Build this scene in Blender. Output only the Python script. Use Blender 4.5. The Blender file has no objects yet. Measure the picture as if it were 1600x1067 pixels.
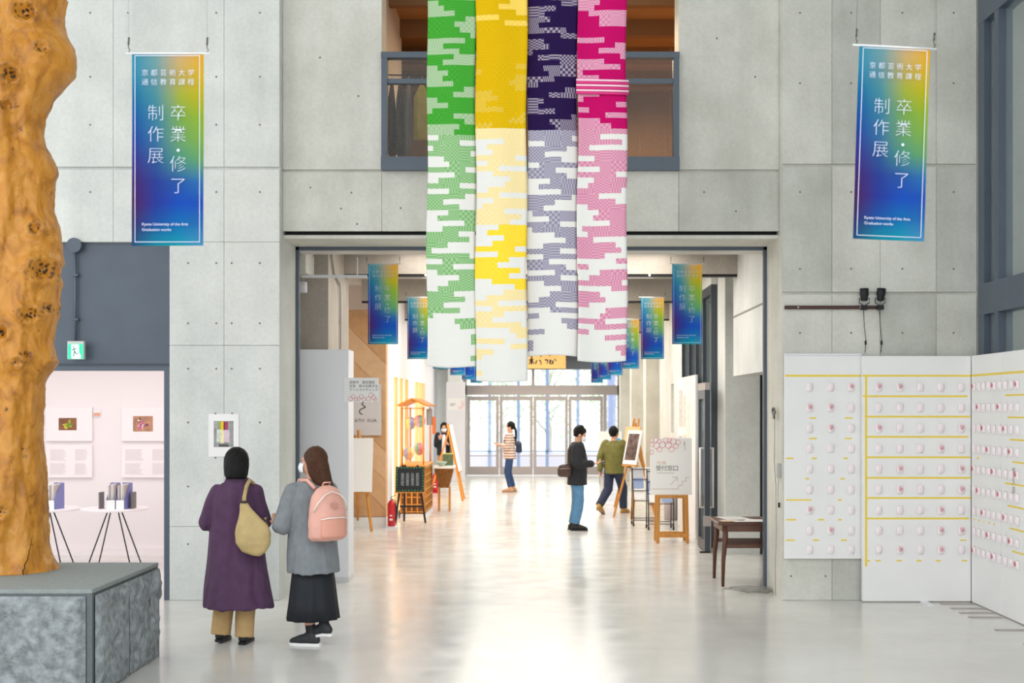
import bpy, bmesh, math, random
from mathutils import Vector, Matrix, noise, Euler
random.seed(7)
PI = math.pi
SC = bpy.context.scene
COL = SC.collection

# ------------------------------------------------------------------ camera, world, exposure
FPX, VX, VY, EYE = 2000.0, 840.0, 638.0, 1.95
cam_d = bpy.data.cameras.new('camera')
cam = bpy.data.objects.new('camera', cam_d); COL.objects.link(cam)
cam.location = (0, 0, EYE); cam.rotation_euler = (PI/2, 0, 0)
cam_d.sensor_width = 36.0; cam_d.lens = 36.0*FPX/1600.0
cam_d.shift_x = (800.0-VX)/1600.0; cam_d.shift_y = (VY-533.5)/1600.0
cam_d.clip_start = .1; cam_d.clip_end = 300
cam_d.dof.use_dof = True; cam_d.dof.focus_distance = 10.3; cam_d.dof.aperture_fstop = 3.2
SC.camera = cam
world = bpy.data.worlds.new('world'); SC.world = world; world.use_nodes = True
wn = world.node_tree.nodes; wl = world.node_tree.links
bg = wn.get('Background') or wn.new('ShaderNodeBackground')
bg.inputs[0].default_value = (.93, .97, 1.0, 1); bg.inputs[1].default_value = 1.6
SC.view_settings.view_transform = 'Standard'; SC.view_settings.look = 'None'
SC.view_settings.exposure = 0.48; SC.view_settings.gamma = 1.0
SC.view_settings.use_curve_mapping = False
SC.render.film_transparent = False

def area_light(name, loc, rot, sx, sy, power, col=(1, 1, 1), parent=None):
    d = bpy.data.lights.new(name, 'AREA'); d.shape = 'RECTANGLE'; d.size = sx; d.size_y = sy
    d.energy = power; d.color = col
    o = bpy.data.objects.new(name, d); COL.objects.link(o); o.location = loc; o.rotation_euler = rot
    if parent: o.parent = parent
    return o

# ------------------------------------------------------------------ helpers
def lin(h):
    h = h.lstrip('#'); v = [int(h[i:i+2], 16)/255 for i in (0, 2, 4)]
    return tuple(c/12.92 if c <= .04045 else ((c+.055)/1.055)**2.4 for c in v)
def px(x, y, d): return ((x-VX)*d/FPX, d, EYE-(y-VY)*d/FPX)
def X_(x, d): return (x-VX)*d/FPX
def Z_(y, d): return EYE-(y-VY)*d/FPX
def D_(y): return EYE*FPX/(y-VY)

MATS = {}
def mat(name, col, rough=.6, metal=0, var=.0, vscale=6, bump=0, bscale=40, emit=None, estr=1, trans=0, alpha=1, stretch=(1, 1, 1), col2=None, spec=.5, coat=0):
    if name in MATS: return MATS[name]
    m = bpy.data.materials.new(name); m.use_nodes = True; MATS[name] = m
    nt = m.node_tree; b = nt.nodes['Principled BSDF']
    c = lin(col) if isinstance(col, str) else col
    b.inputs['Base Color'].default_value = (*c, 1); b.inputs['Roughness'].default_value = rough
    b.inputs['Metallic'].default_value = metal; b.inputs['Specular IOR Level'].default_value = spec
    if coat: b.inputs['Coat Weight'].default_value = coat
    if trans: b.inputs['Transmission Weight'].default_value = trans
    b.inputs['Alpha'].default_value = alpha
    if emit:
        b.inputs['Emission Color'].default_value = (*(lin(emit) if isinstance(emit, str) else emit), 1); b.inputs['Emission Strength'].default_value = estr
    if var or bump or col2:
        tc = nt.nodes.new('ShaderNodeTexCoord'); mp = nt.nodes.new('ShaderNodeMapping'); mp.inputs['Scale'].default_value = stretch
        nt.links.new(tc.outputs['Object'], mp.inputs['Vector'])
    if var or col2:
        n = nt.nodes.new('ShaderNodeTexNoise'); n.inputs['Scale'].default_value = vscale; n.inputs['Detail'].default_value = 5
        nt.links.new(mp.outputs[0], n.inputs['Vector'])
        r = nt.nodes.new('ShaderNodeValToRGB'); r.color_ramp.elements[0].position = .3; r.color_ramp.elements[1].position = .7
        lo = tuple(max(0, x*(1-var)) for x in c); hi = tuple(min(1, x*(1+var)) for x in c) if not col2 else lin(col2)
        r.color_ramp.elements[0].color = (*lo, 1); r.color_ramp.elements[1].color = (*hi, 1)
        nt.links.new(n.outputs[0], r.inputs[0]); nt.links.new(r.outputs[0], b.inputs['Base Color'])
    if bump:
        n2 = nt.nodes.new('ShaderNodeTexNoise'); n2.inputs['Scale'].default_value = bscale; n2.inputs['Detail'].default_value = 6
        nt.links.new(mp.outputs[0], n2.inputs['Vector'])
        bp = nt.nodes.new('ShaderNodeBump'); bp.inputs['Strength'].default_value = bump; bp.inputs['Distance'].default_value = .02
        nt.links.new(n2.outputs[0], bp.inputs['Height']); nt.links.new(bp.outputs[0], b.inputs['Normal'])
    return m

def concrete(name, base, dark, stain=.5):
    if name in MATS: return MATS[name]
    m = bpy.data.materials.new(name); m.use_nodes = True; MATS[name] = m
    nt = m.node_tree; N = nt.nodes; L = nt.links; b = N['Principled BSDF']; b.inputs['Roughness'].default_value = .62
    tc = N.new('ShaderNodeTexCoord')
    def nz(scale, st, det=6):
        mp = N.new('ShaderNodeMapping'); mp.inputs['Scale'].default_value = st; L.new(tc.outputs['Object'], mp.inputs['Vector'])
        n = N.new('ShaderNodeTexNoise'); n.inputs['Scale'].default_value = scale; n.inputs['Detail'].default_value = det; n.inputs['Roughness'].default_value = .62
        L.new(mp.outputs[0], n.inputs['Vector']); return n.outputs[0]
    def ramp(v, a, bb, c0, c1):
        r = N.new('ShaderNodeValToRGB'); r.color_ramp.elements[0].position = a; r.color_ramp.elements[1].position = bb
        r.color_ramp.elements[0].color = (*c0, 1); r.color_ramp.elements[1].color = (*c1, 1); L.new(v, r.inputs[0]); return r.outputs[0]
    def mul(a, bcol, f):
        x = N.new('ShaderNodeMix'); x.data_type = 'RGBA'; x.blend_type = 'MULTIPLY'; x.inputs[0].default_value = f
        L.new(a, x.inputs[6]); L.new(bcol, x.inputs[7]); return x.outputs[2]
    c = ramp(nz(1.3, (1, 1, 1)), .34, .66, lin(dark), lin(base))
    c = mul(c, ramp(nz(2.2, (1.6, 1.6, .22)), .35, .62, (.86, .86, .84), (1, 1, 1)), stain)
    c = mul(c, ramp(nz(26, (1, 1, 1), 8), .33, .60, (.90, .90, .89), (1.0, 1, 1)), .8)
    v = N.new('ShaderNodeTexVoronoi'); v.inputs['Scale'].default_value = 9; L.new(tc.outputs['Object'], v.inputs['Vector'])
    c = mul(c, ramp(v.outputs['Distance'], .02, .045, (.62, .62, .60), (1, 1, 1)), .55)
    L.new(c, b.inputs['Base Color'])
    bp = N.new('ShaderNodeBump'); bp.inputs['Strength'].default_value = .12; bp.inputs['Distance'].default_value = .01
    L.new(nz(18, (1, 1, 1), 8), bp.inputs['Height']); L.new(bp.outputs[0], b.inputs['Normal'])
    return m

class MB:
    def __init__(s): s.v = []; s.f = []; s.mi = []; s.cur = 0
    def add(s, v, f):
        o = len(s.v); s.v += [tuple(p) for p in v]; s.f += [tuple(i+o for i in q) for q in f]; s.mi += [s.cur]*len(f); return s
    def box(s, x0, x1, y0, y1, z0, z1, M=None):
        v = [Vector((x, y, z)) for x in (x0, x1) for y in (y0, y1) for z in (z0, z1)]
        if M: v = [M @ p for p in v]
        return s.add(v, [(0, 1, 3, 2), (4, 6, 7, 5), (0, 4, 5, 1), (2, 3, 7, 6), (0, 2, 6, 4), (1, 5, 7, 3)])
    def bar(s, a, b, w, h=None, up=(0, 0, 1)):
        a = Vector(a); b = Vector(b); h = h or w; d = (b-a); L = d.length; d.normalize(); u = Vector(up)
        if abs(d.dot(u)) > .98: u = Vector((1, 0, 0))
        r = d.cross(u).normalized(); u = r.cross(d)
        M = Matrix((( r.x, d.x, u.x, a.x), (r.y, d.y, u.y, a.y), (r.z, d.z, u.z, a.z), (0, 0, 0, 1)))
        return s.box(-w/2, w/2, 0, L, -h/2, h/2, M)
    def loft(s, rings, cap=True, close=True):
        n = len(rings[0]); v = [p for r in rings for p in r]; f = []
        for i in range(len(rings)-1):
            for j in range(n if close else n-1):
                k = (j+1) % n; f.append((i*n+j, i*n+k, (i+1)*n+k, (i+1)*n+j))
        if cap:
            f.append(tuple(range(n-1, -1, -1))); f.append(tuple((len(rings)-1)*n+j for j in range(n)))
        return s.add(v, f)
    def tube(s, pts, r, n=8, r1=None):
        pts = [Vector(p) for p in pts]; rings = []
        for i, p in enumerate(pts):
            d = (pts[min(i+1, len(pts)-1)]-pts[max(i-1, 0)]).normalized(); u = Vector((0, 0, 1)) if abs(d.z) < .9 else Vector((1, 0, 0))
            a = d.cross(u).normalized(); b = a.cross(d); rr = r if r1 is None else r+(r1-r)*i/(len(pts)-1)
            rings.append([p+a*rr*math.cos(2*PI*k/n)+b*rr*math.sin(2*PI*k/n) for k in range(n)])
        return s.loft(rings)
    def cyl(s, c, r, h, n=20, r2=None):
        r2 = r if r2 is None else r2; x, y, z = c
        return s.loft([[(x+q*math.cos(2*PI*k/n), y+q*math.sin(2*PI*k/n), zz) for k in range(n)] for q, zz in ((r, z), (r2, z+h))])
    def lathe(s, c, prof, n=24):
        x, y, z = c
        return s.loft([[(x+q*math.cos(2*PI*k/n), y+q*math.sin(2*PI*k/n), z+zz) for k in range(n)] for q, zz in prof])
    def ell(s, c, r, n=14, M=None):
        R = []
        for i in range(n//2+1):
            t = -PI/2+PI*i/(n//2); q = max(math.cos(t), .02)
            ring = [Vector((c[0]+r[0]*q*math.cos(2*PI*k/n), c[1]+r[1]*q*math.sin(2*PI*k/n), c[2]+r[2]*math.sin(t))) for k in range(n)]
            R.append([M @ p for p in ring] if M else ring)
        return s.loft(R)
    def mesh(s, name, smooth=False):
        m = bpy.data.meshes.new(name); m.from_pydata(s.v, [], s.f)
        if smooth: m.polygons.foreach_set('use_smooth', [True]*len(m.polygons))
        for i, k in enumerate(s.mi):
            if k: m.polygons[i].material_index = k
        m.update(); return m
    def build(s, name, material, parent=None, smooth=False, bevel=0):
        me = s.mesh(name, smooth)
        if bevel:
            bm = bmesh.new(); bm.from_mesh(me)
            bmesh.ops.bevel(bm, geom=list(bm.edges), offset=bevel, segments=1, affect='EDGES'); bm.to_mesh(me); bm.free()
        return obj(name, me, material, parent)
def obj(name, me, material=None, parent=None):
    for k in (material if isinstance(material, (list, tuple)) else [material]):
        if k and k.name not in me.materials: me.materials.append(k)
    o = bpy.data.objects.new(name, me); COL.objects.link(o)
    if parent: o.parent = parent
    return o
def tag(o, label, cat, group=None):
    o['label'] = label; o['category'] = cat
    if group: o['group'] = group
    return o
def thing(name, loc, label, cat, group=None, rz=0):
    o = bpy.data.objects.new(name, None); COL.objects.link(o); o.location = loc; o.rotation_euler = (0, 0, rz)
    return tag(o, label, cat, group)
def struct(o): o['kind'] = 'structure'; return o
def copy_tree(o, parent=None):
    c = o.copy(); COL.objects.link(c); c.parent = parent
    for ch in list(o.children): copy_tree(ch, c)
    return c
def B(*a): return MB().box(*a)

TMP = bpy.data.scenes.new('tmp_eval')
def evaluated_mesh(o):
    TMP.collection.objects.link(o); vl = TMP.view_layers[0]; vl.update(); dg = vl.depsgraph
    me = bpy.data.meshes.new_from_object(o.evaluated_get(dg)); bpy.data.objects.remove(o); return me
_tc = {}
def text_mesh(s, size, offset=0.0, align='CENTER', sp=1.0, extrude=.0004):
    key = (s, size, offset, align, sp)
    if key in _tc: return _tc[key].copy()
    cu = bpy.data.curves.new('t', 'FONT'); cu.body = s; cu.size = size; cu.align_x = align; cu.align_y = 'CENTER'
    cu.extrude = extrude; cu.offset = offset; cu.space_character = sp; cu.resolution_u = 3
    o = bpy.data.objects.new('t', cu)
    me = evaluated_mesh(o); bpy.data.curves.remove(cu)
    me.transform(Matrix.Rotation(PI/2, 4, 'X')); _tc[key] = me
    return me.copy()
def join_meshes(lst, name):
    bm = bmesh.new()
    for me, M in lst:
        t = me.copy(); t.transform(M); bm.from_mesh(t); bpy.data.meshes.remove(t)
    r = bpy.data.meshes.new(name); bm.to_mesh(r); bm.free(); r.materials.clear(); return r
def T(x, y, z): return Matrix.Translation((x, y, z))
def letter(items, name, material, parent):
    """items: (string, size, x, z, align, offset) on a plane facing -y at local y"""
    ms = [(text_mesh(s, sz, of, al), T(x, y, z)) for (s, sz, x, y, z, al, of) in items]
    return obj(name, join_meshes(ms, name), material, parent)
def stroke_mesh(lines, w, y, th=.0006):
    mb = MB()
    for pts in lines:
        for (a, b) in zip(pts[:-1], pts[1:]):
            mb.bar((a[0], y, a[1]), (b[0], y, b[1]), th, w, up=(0, 0, 1)) if abs(b[0]-a[0]) > 1e-6 else mb.box(a[0]-w/2, a[0]+w/2, y-th/2, y+th/2, min(a[1], b[1]), max(a[1], b[1]))
    return mb
def ring_pts(cx, cz, r, n=18): return [(cx+r*math.cos(2*PI*k/n), cz+r*math.sin(2*PI*k/n)) for k in range(n+1)]

# ------------------------------------------------------------------ materials
M_conc = concrete('concrete_pale', '#e0e2de', '#ced1ce')
M_conc_warm = concrete('concrete_warm', '#dddcd3', '#c9c8be')
M_conc_dark = concrete('concrete_brownish', '#b5aca1', '#a0978c')
PANEL_VARIANTS = {'concrete_pale': [M_conc, concrete('concrete_pale_b', '#d8dbd8', '#c4c8c6', .7), concrete('concrete_pale_c', '#e3e4df', '#d3d5d0', .4)], 'concrete_warm': [M_conc_warm, concrete('concrete_warm_b', '#d0d0c8', '#bbbbb2', .8), concrete('concrete_warm_c', '#dfded6', '#cdccc3', .5)]}
M_steel = mat('blue_grey_steel', '#505b68', .42, .0, var=.06, vscale=3)
M_darksteel = mat('dark_steel', '#464d55', .35, .3)
M_black = mat('matt_black', '#15161a', .6)
M_white = mat('white_board', '#ecebe9', .7, var=.02, vscale=2)
M_whitecool = mat('white_paint', '#e6e6ea', .6)
M_chrome = mat('brushed_stainless', '#b3aaa6', .35, .6)
M_glass = mat('clear_glass', '#f4f8f8', .02, 0, trans=1.0, alpha=.16, spec=.5)
M_glassdark = mat('tinted_glass', '#9fb0b4', .03, 0, alpha=.22)
M_wood = mat('honey_wood', '#c98a3c', .45, var=.18, vscale=3, stretch=(6, 6, .8))
M_brownwood = mat('dark_walnut', '#5a3421', .4, var=.2, vscale=4, stretch=(3, 3, .7))
M_paper = mat('paper_white', '#f1f0ee', .75)
M_ink = mat('ink_grey', '#4a4a4c', .8)
M_red = mat('red_print', '#e0555c', .7)
M_skin = mat('skin', '#d9a58a', .5, var=.04, vscale=10)
M_hair = mat('black_hair', '#0c0b0a', .5, spec=.2, var=.3, vscale=30, stretch=(8, 8, 1), bump=.3, bscale=60)
M_hairb = mat('brown_hair', '#4a2c1a', .5, spec=.25, var=.4, vscale=24, stretch=(8, 8, 1), bump=.4, bscale=50)
M_mask = mat('white_mask', '#eef1f4', .7)

def floor_mat():
    m = bpy.data.materials.new('polished_floor'); m.use_nodes = True; nt = m.node_tree; N = nt.nodes; L = nt.links; b = N['Principled BSDF']
    tc = N.new('ShaderNodeTexCoord')
    n = N.new('ShaderNodeTexNoise'); n.inputs['Scale'].default_value = .9; n.inputs['Detail'].default_value = 6; L.new(tc.outputs['Object'], n.inputs['Vector'])
    r = N.new('ShaderNodeValToRGB'); r.color_ramp.elements[0].position = .3; r.color_ramp.elements[1].position = .7
    r.color_ramp.elements[0].color = (*lin('#cfccc6'), 1); r.color_ramp.elements[1].color = (*lin('#dcdad6'), 1); L.new(n.outputs[0], r.inputs[0])
    L.new(r.outputs[0], b.inputs['Base Color'])
    n2 = N.new('ShaderNodeTexNoise'); n2.inputs['Scale'].default_value = 3.; n2.inputs['Detail'].default_value = 8; L.new(tc.outputs['Object'], n2.inputs['Vector'])
    mr = N.new('ShaderNodeMapRange'); mr.inputs[1].default_value = .3; mr.inputs[2].default_value = .7; mr.inputs[3].default_value = .13; mr.inputs[4].default_value = .24
    L.new(n2.outputs[0], mr.inputs[0]); L.new(mr.outputs[0], b.inputs['Roughness'])
    b.inputs['Specular IOR Level'].default_value = .45
    return m
M_floor = floor_mat()

# ------------------------------------------------------------------ setting
struct(B(-16, 10, -6, 37.2, -.2, 0).build('floor', M_floor))

struct(B(-9, 6.6, 3.5, 13.5, 8.6, 8.8).build('ceiling_hall_unseen', M_conc))  # unseen ceiling, added to block overhead sky light from the floor
def panel_wall(name, backs, rects, y, material, th=.03):
    mb = MB()
    for b in backs: mb.box(*b)
    w = struct(mb.build(name, mat('joint_shadow', '#6f706b', .8) if False else material))
    pv = random.Random(name); vs = PANEL_VARIANTS[material.name]
    for (x0, x1, z0, z1, gb, gt) in rects:
        material = pv.choice(vs)
        B(x0+.0015, x1-.0015, y, y+th+.002, z0+gb, z1-gt).build('concrete_panel', material, w, bevel=.002)
    return w
def rects(xs, zs, joint=()):
    r = []
    for a, b in zip(xs[:-1], xs[1:]):
        for c, d in zip(zs[:-1], zs[1:]):
            r.append((a, b, c, d, .014 if c in joint else .0015, .014 if d in joint else .0015))
    return r
wl_ = panel_wall('wall_left', [(-9, -3.74, 13.03, 13.5, 3.64, 8.6), (-3.74, -2.62, 13.03, 13.86, 0, 8.6)],
    rects([-9, -7.2, -5.8, -4.31, -3.185, -2.62], [3.64, 4.39, 6.6, 8.6], (4.39,)) + rects([-3.74, -3.185, -2.62], [0, .75, 2.59, 3.64], ()), 13.0, M_conc)
wr_ = panel_wall('wall_right', [(2.483, 4.47, 13.03, 13.86, 0, 8.6)],
    rects([2.483, 2.99, 3.48, 4.05, 4.46], [0, 2.2, 3.12, 4.42, 6.6, 8.6], (3.12, 4.42)), 13.0, M_conc_warm)
wc_ = panel_wall('wall_centre', [(-2.62, -1.6, 13.18, 13.55, 3.80, 8.6), (1.45, 2.483, 13.18, 13.55, 3.80, 8.6), (-1.6, 1.45, 13.18, 13.55, 3.80, 4.39)],
    rects([-2.62, -1.6], [3.77, 4.39, 6.6, 8.6], (4.39,)) + rects([1.45, 2.483], [3.77, 4.39, 6.6, 8.6], (4.39,)) + rects([-1.6, 0, 1.45], [3.77, 4.39]), 13.15, M_conc_warm)
M_hole = mat('tie_hole', '#77776f', .9)
def tie_holes(parent, y, pts):
    mb = MB()
    for (a, b) in pts:
        x, z = X_(a, y), Z_(b, y)
        mb.loft([[(x+.011*math.cos(2*PI*k/8), y-.0008, z+.011*math.sin(2*PI*k/8)) for k in range(8)], [(x+.011*math.cos(2*PI*k/8), y+.002, z+.011*math.sin(2*PI*k/8)) for k in range(8)]])
    o = mb.build('tie_holes', M_hole, parent); o['kind'] = 'stuff'
tie_holes(wl_, 13.0, [(x, y) for x in (294, 338, 362, 406) for y in (411, 505, 576, 660, 760, 850)] + [(x, y) for x in (141, 200, 338, 406) for y in (20, 120, 195, 300) if not (x == 200 and y > 80)])
tie_holes(wr_, 13.0, [(x, y) for x in (1250, 1330, 1410, 1490) for y in (20, 130, 300, 420, 520)] + [(1236, 900), (1290, 900)])
tie_holes(wc_, 13.15, [(485, 293), (533, 326), (549, 301), (558, 350), (626, 325), (1100, 300), (1150, 330), (1180, 120), (500, 90), (560, 150), (1120, 60)])

# portal soffit, slot, steel lining
sof = struct(B(-2.62, 2.483, 13.2, 13.86, 3.70, 3.737).build('ceiling_portal_soffit', M_conc_warm))
struct(B(-2.62, 2.483, 13.3, 13.86, 3.737, 3.80).build('trim_gap_shade', M_black))  # black fill that paints the shade in the gap above the soffit
pf = MB().box(-2.62, -2.585, 13.86, 13.93, 0, 3.70).box(2.448, 2.483, 13.86, 13.93, 0, 3.70).box(-2.62, 2.483, 13.86, 13.93, 3.665, 3.70)
struct(pf.build('trim_2', M_steel))
struct(B(-2.62, 2.483, 13.93, 14.3, 3.67, 3.72).build('trim_3', mat('track_grey', '#c9c6c2', .5)))

# corridor ceiling with beams
ceil = struct(B(-4.6, 4.6, 13.93, 37.4, 3.97, 4.3).build('ceiling', mat('ceiling_grey', '#cfc9c2', .8)))
for k in range(6):
    y = 16.0+4*k
    B(-2.75, 2.75, y, y+.45, 3.63, 3.97).build('beam', M_conc_dark, ceil)
    B(-2.75, 2.75, y+.02, y+.10, 3.60, 3.63).build('slot_strip', M_black, ceil)
    for s in (-1.4, -.9, .9, 1.4): B(s-.012, s+.012, y-.002, y+.02, 3.603, 3.627).build('slot_clip', M_white, ceil)
# corridor left: column, bulkhead, timber wall, shop front
struct(B(-3.7, -2.42, 14.8, 16.4, 0, 3.97).build('wall_left_column', M_conc_dark))
struct(B(-3.7, -2.59, 14.3, 15.0, 3.47, 3.97).build('ceiling_bulkhead', M_conc_warm))
struct(B(-4.4, -4.2, 17.12, 21.0, 0, 3.97).build('wall_left_outer', M_white))
timber = mat('pale_plywood', '#d8ab7c', .5, var=.10, vscale=2.2, stretch=(5, 1, 5))
wt = struct(B(-4.2, -2.49, 21.03, 21.25, .17, 3.57).build('wall_timber', timber))
for k in range(10):   # diagonal boards, each clipped to the wall face
    z0 = -.6+k*.48; bm = bmesh.new()
    vs = [bm.verts.new(p) for p in ((-4.2, 21.03, z0+1.15), (-2.49, 21.03, z0-.56), (-2.49, 21.03, z0-.09), (-4.2, 21.03, z0+1.62))]
    bm.faces.new(vs)
    for co, no in (((0, 0, .175), (0, 0, -1)), ((0, 0, 3.565), (0, 0, 1))):
        bmesh.ops.bisect_plane(bm, geom=bm.verts[:]+bm.edges[:]+bm.faces[:], plane_co=co, plane_no=no, clear_outer=True)
    if bm.faces:
        r = bmesh.ops.extrude_face_region(bm, geom=bm.faces[:])
        for v in [g for g in r['geom'] if isinstance(g, bmesh.types.BMVert)]: v.co.y -= .012
        bmesh.ops.recalc_face_normals(bm, faces=bm.faces[:])
        me = bpy.data.meshes.new('timber_board'); bm.to_mesh(me)
        obj('timber_board', me, [mat('ply_a', '#d9ad80', .5, var=.08, vscale=2, stretch=(4, 1, 4)), mat('ply_b', '#e0b88f', .5, var=.08, vscale=2, stretch=(4, 1, 4)), mat('ply_c', '#d2a374', .5, var=.08, vscale=2, stretch=(4, 1, 4))][k % 3], wt)
    bm.free()
struct(B(-4.2, -2.48, 21.0, 21.25, 0, .165).build('baseboard_left', M_white))
struct(B(-4.2, -2.49, 21.0, 21.3, 3.57, 3.97).build('ceiling_shop_fascia', mat('fascia', '#d9c6bb', .7)))
shop = MB().box(-2.56, -2.49, 21.26, 21.9, 0, 3.97).box(-2.56, -2.49, 24.65, 25.9, 0, 3.97).box(-2.95, -2.88, 28.3, 37.0, 0, 3.97).box(-2.88, -2.49, 28.3, 28.36, 0, 3.97)
shop.box(-2.56, -2.49, 21.9, 24.65, 2.5, 3.97).box(-2.56, -2.49, 25.9, 28.3, 2.5, 3.97).box(-2.56, -2.49, 21.9, 24.65, 0, .12).box(-2.56, -2.49, 25.9, 28.3, 0, .12)
ws = struct(shop.build('wall_shopfront', M_whitecool))
for y in (21.9, 22.8, 23.7, 24.6, 25.9, 26.7, 27.5, 28.25):
    B(-2.56, -2.492, y, y+.04, .12, 2.5).build('window_mullion', mat('pale_oak', '#d8b48c', .5), ws)
for (a, b) in ((21.95, 24.6), (25.95, 28.25)): B(-2.54, -2.53, a, b, .12, 2.5).build('pane', M_glass, ws)
struct(B(-2.84, -2.78, 21.3, 28.28, 0, 3.97).build('wall_shop_glow_back', mat('warm_glow_wall', '#ffe9c8', .8, emit='#ffdcae', estr=1.5)))  # the wall itself glows, in place of light inside the shop
# corridor right
hb = struct(B(2.5, 2.75, 13.93, 16.35, 2.36, 3.97).build('wall_right_hung', M_conc))
B(2.497, 2.502, 13.93, 16.35, 3.10, 3.125).build('joint', mat('joint_dark', '#8c8b86', .9), hb)
struct(B(2.505, 2.97, 17.1, 17.83, 0, 3.97).build('wall_right_column', M_conc))
struct(B(4.45, 4.6, 13.86, 21.5, 0, 3.97).build('wall_right_outer', M_conc_warm))
sp = MB().box(2.97, 4.45, 17.25, 17.3, 2.25, 3.97)
for x in (2.98, 3.14, 3.3, 3.46): sp.box(x, x+.07, 17.18, 17.3, 0, 2.25)
sd = struct(sp.build('door_1', M_darksteel))
for x in (3.05, 3.21, 3.37): B(x, x+.09, 17.24, 17.25, 0, 2.25).build('pane', M_glassdark, sd)
gz = MB()
for y in (17.84, 18.75, 19.6, 20.5, 21.42): gz.box(2.42, 2.52, y, y+.08, 0, 3.62)
gz.box(2.416, 2.524, 17.836, 21.504, 3.55, 3.678).box(2.416, 2.524, 17.836, 21.504, 2.2, 2.3)
wg = struct(gz.build('window_1', M_darksteel))
for y in (17.92, 18.83, 19.68, 20.58):
    for (a, b) in ((0, 2.2), (2.3, 3.55)): B(2.465, 2.475, y, y+.83, a, b).build('pane', M_glassdark, wg)
struct(B(2.42, 2.6, 17.84, 21.5, 3.68, 3.97).build('wall_right_head', M_conc))
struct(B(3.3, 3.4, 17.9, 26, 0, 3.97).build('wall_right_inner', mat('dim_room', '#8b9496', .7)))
cw = struct(MB().box(2.47, 2.7, 21.5, 23.2, 0, 3.97).box(2.47, 2.7, 23.7, 37.1, 0, 3.97).box(2.47, 2.7, 23.2, 23.7, 2.4, 3.97).box(2.47, 2.7, 23.2, 23.7, 0, 1.5).box(2.66, 2.7, 23.2, 23.7, 1.5, 2.4).build('wall_right_corridor', M_conc))
for k, y in enumerate((26.0, 30.0, 34.0)):
    struct(B(2.2, 2.5, y, y+.55, 0, 3.97).build('wall_right_pillar_%d' % (k+1), M_conc_warm))
struct(B(-2.48, -2.1, 35.4, 35.9, 0, 3.97).build('wall_left_pillar', M_conc))

# gallery room on the left
M_gal = mat('gallery_white', '#f3ecec', .8)
struct(B(-9, -3.72, 17, 17.1, 0, 3.1).build('wall_gallery_back', M_gal))
struct(B(-3.8, -3.72, 13.88, 17, 0, 3.1).build('wall_gallery_right', M_gal))
struct(B(-9.1, -9, 13.0, 17, 0, 3.1).build('wall_gallery_left', M_gal))
struct(B(-9, -3.8, 13.2, 17.1, 3.0, 3.1).build('ceiling_gallery', M_gal))
struct(B(-9, -3.95, 16.97, 17, 0, .1).build('baseboard_gallery', M_gal))
steel = struct(MB().box(-9, -3.743, 13.06, 13.14, 2.36, 3.64).build('wall_steel_panel', M_steel))
struct(MB().box(-3.80, -3.743, 13.02, 13.18, 0, 2.334).box(-9, -3.743, 13.02, 13.18, 2.335, 2.375).build('door_2', M_steel))
B(-9, -3.75, 13.045, 13.06, 2.40, 2.408).build('seam', M_darksteel, steel)

# window in the upper wall
wf = MB().box(-1.6, 1.45, 13.06, 13.3, 4.385, 4.52)
wf.box(-1.6, -1.54, 13.1, 13.2, 4.52, 5.58).box(1.39, 1.45, 13.1, 13.2, 4.52, 5.58).box(-1.603, 1.453, 13.096, 13.204, 5.54, 5.60).box(-1.54, 1.39, 13.12, 13.18, 5.28, 5.33)
for x in (-.55, .45): wf.box(x, x+.05, 13.12, 13.18, 4.52, 5.54)
win = struct(wf.build('window_2', M_steel))
def wired():
    m = mat('wired_glass', '#9a9a92', .1, alpha=.07, spec=.3); return m
for (a, b) in ((-1.54, -.55), (-.5, .45), (.5, 1.39)):
    for (c, d) in ((4.52, 5.28), (5.33, 5.54)): B(a, b, 13.146, 13.152, c, d).build('pane', wired(), win)
for (a, b) in ((-1.54, -.72), (.70, 1.39)):
    mb = MB(); n = 0
    x = a-1.0
    while x < b:
        for s in (0, 1):
            p0 = [x, 4.52]; p1 = [x+1.02, 5.54]
            if s: p0, p1 = [x+1.02, 4.52], [x, 5.54]
            def clip(p, q):
                dx = q[0]-p[0]
                t0 = max(0, ((a-p[0])/dx) if dx > 0 else ((b-p[0])/dx)); t1 = min(1, ((b-p[0])/dx) if dx > 0 else ((a-p[0])/dx))
                return (t0, t1)
            t0, t1 = clip(p0, p1)
            if t1-t0 > .02:
                q0 = (p0[0]+(p1[0]-p0[0])*t0, p0[1]+1.02*t0); q1 = (p0[0]+(p1[0]-p0[0])*t1, p0[1]+1.02*t1)
                mb.bar((q0[0], 13.149, q0[1]), (q1[0], 13.149, q1[1]), .0016)
        x += .034
    o = mb.build('wire_mesh', mat('wire', '#8d8f8c', .5, .5), win); o['kind'] = 'stuff'
M_upw = mat('warm_room_wall', '#8a6a4c', .8, var=.1, vscale=1.2)
struct(B(-4.2, 4.2, 13.55, 19.4, 4.30, 4.36).build('floor_upper', mat('upper_floor', '#6a5341', .6)))
uc = struct(B(-4.2, 4.2, 13.55, 19.4, 6.75, 6.85).build('ceiling_upper', mat('upper_ceiling', '#a87c4e', .7, var=.12, vscale=1.5)))
for y in (14.6, 15.8, 17.0, 18.2): B(-4.2, 4.2, y, y+.12, 6.55, 6.75).build('joist', mat('joist', '#8a633d', .7), uc)
struct(B(-4.2, 4.2, 19.4, 19.5, 4.36, 6.85).build('wall_upper_back', M_upw))
struct(B(-4.3, -4.2, 13.55, 19.5, 4.3, 6.85).build('wall_upper_left', M_upw)); struct(B(4.2, 4.3, 13.55, 19.5, 4.3, 6.85).build('wall_upper_right', M_upw))
struct(B(-1.85, -1.70, 13.6, 16.0, 4.36, 6.75).build('wall_upper_return', mat('pale_return', '#cfc6bb', .8)))
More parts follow.
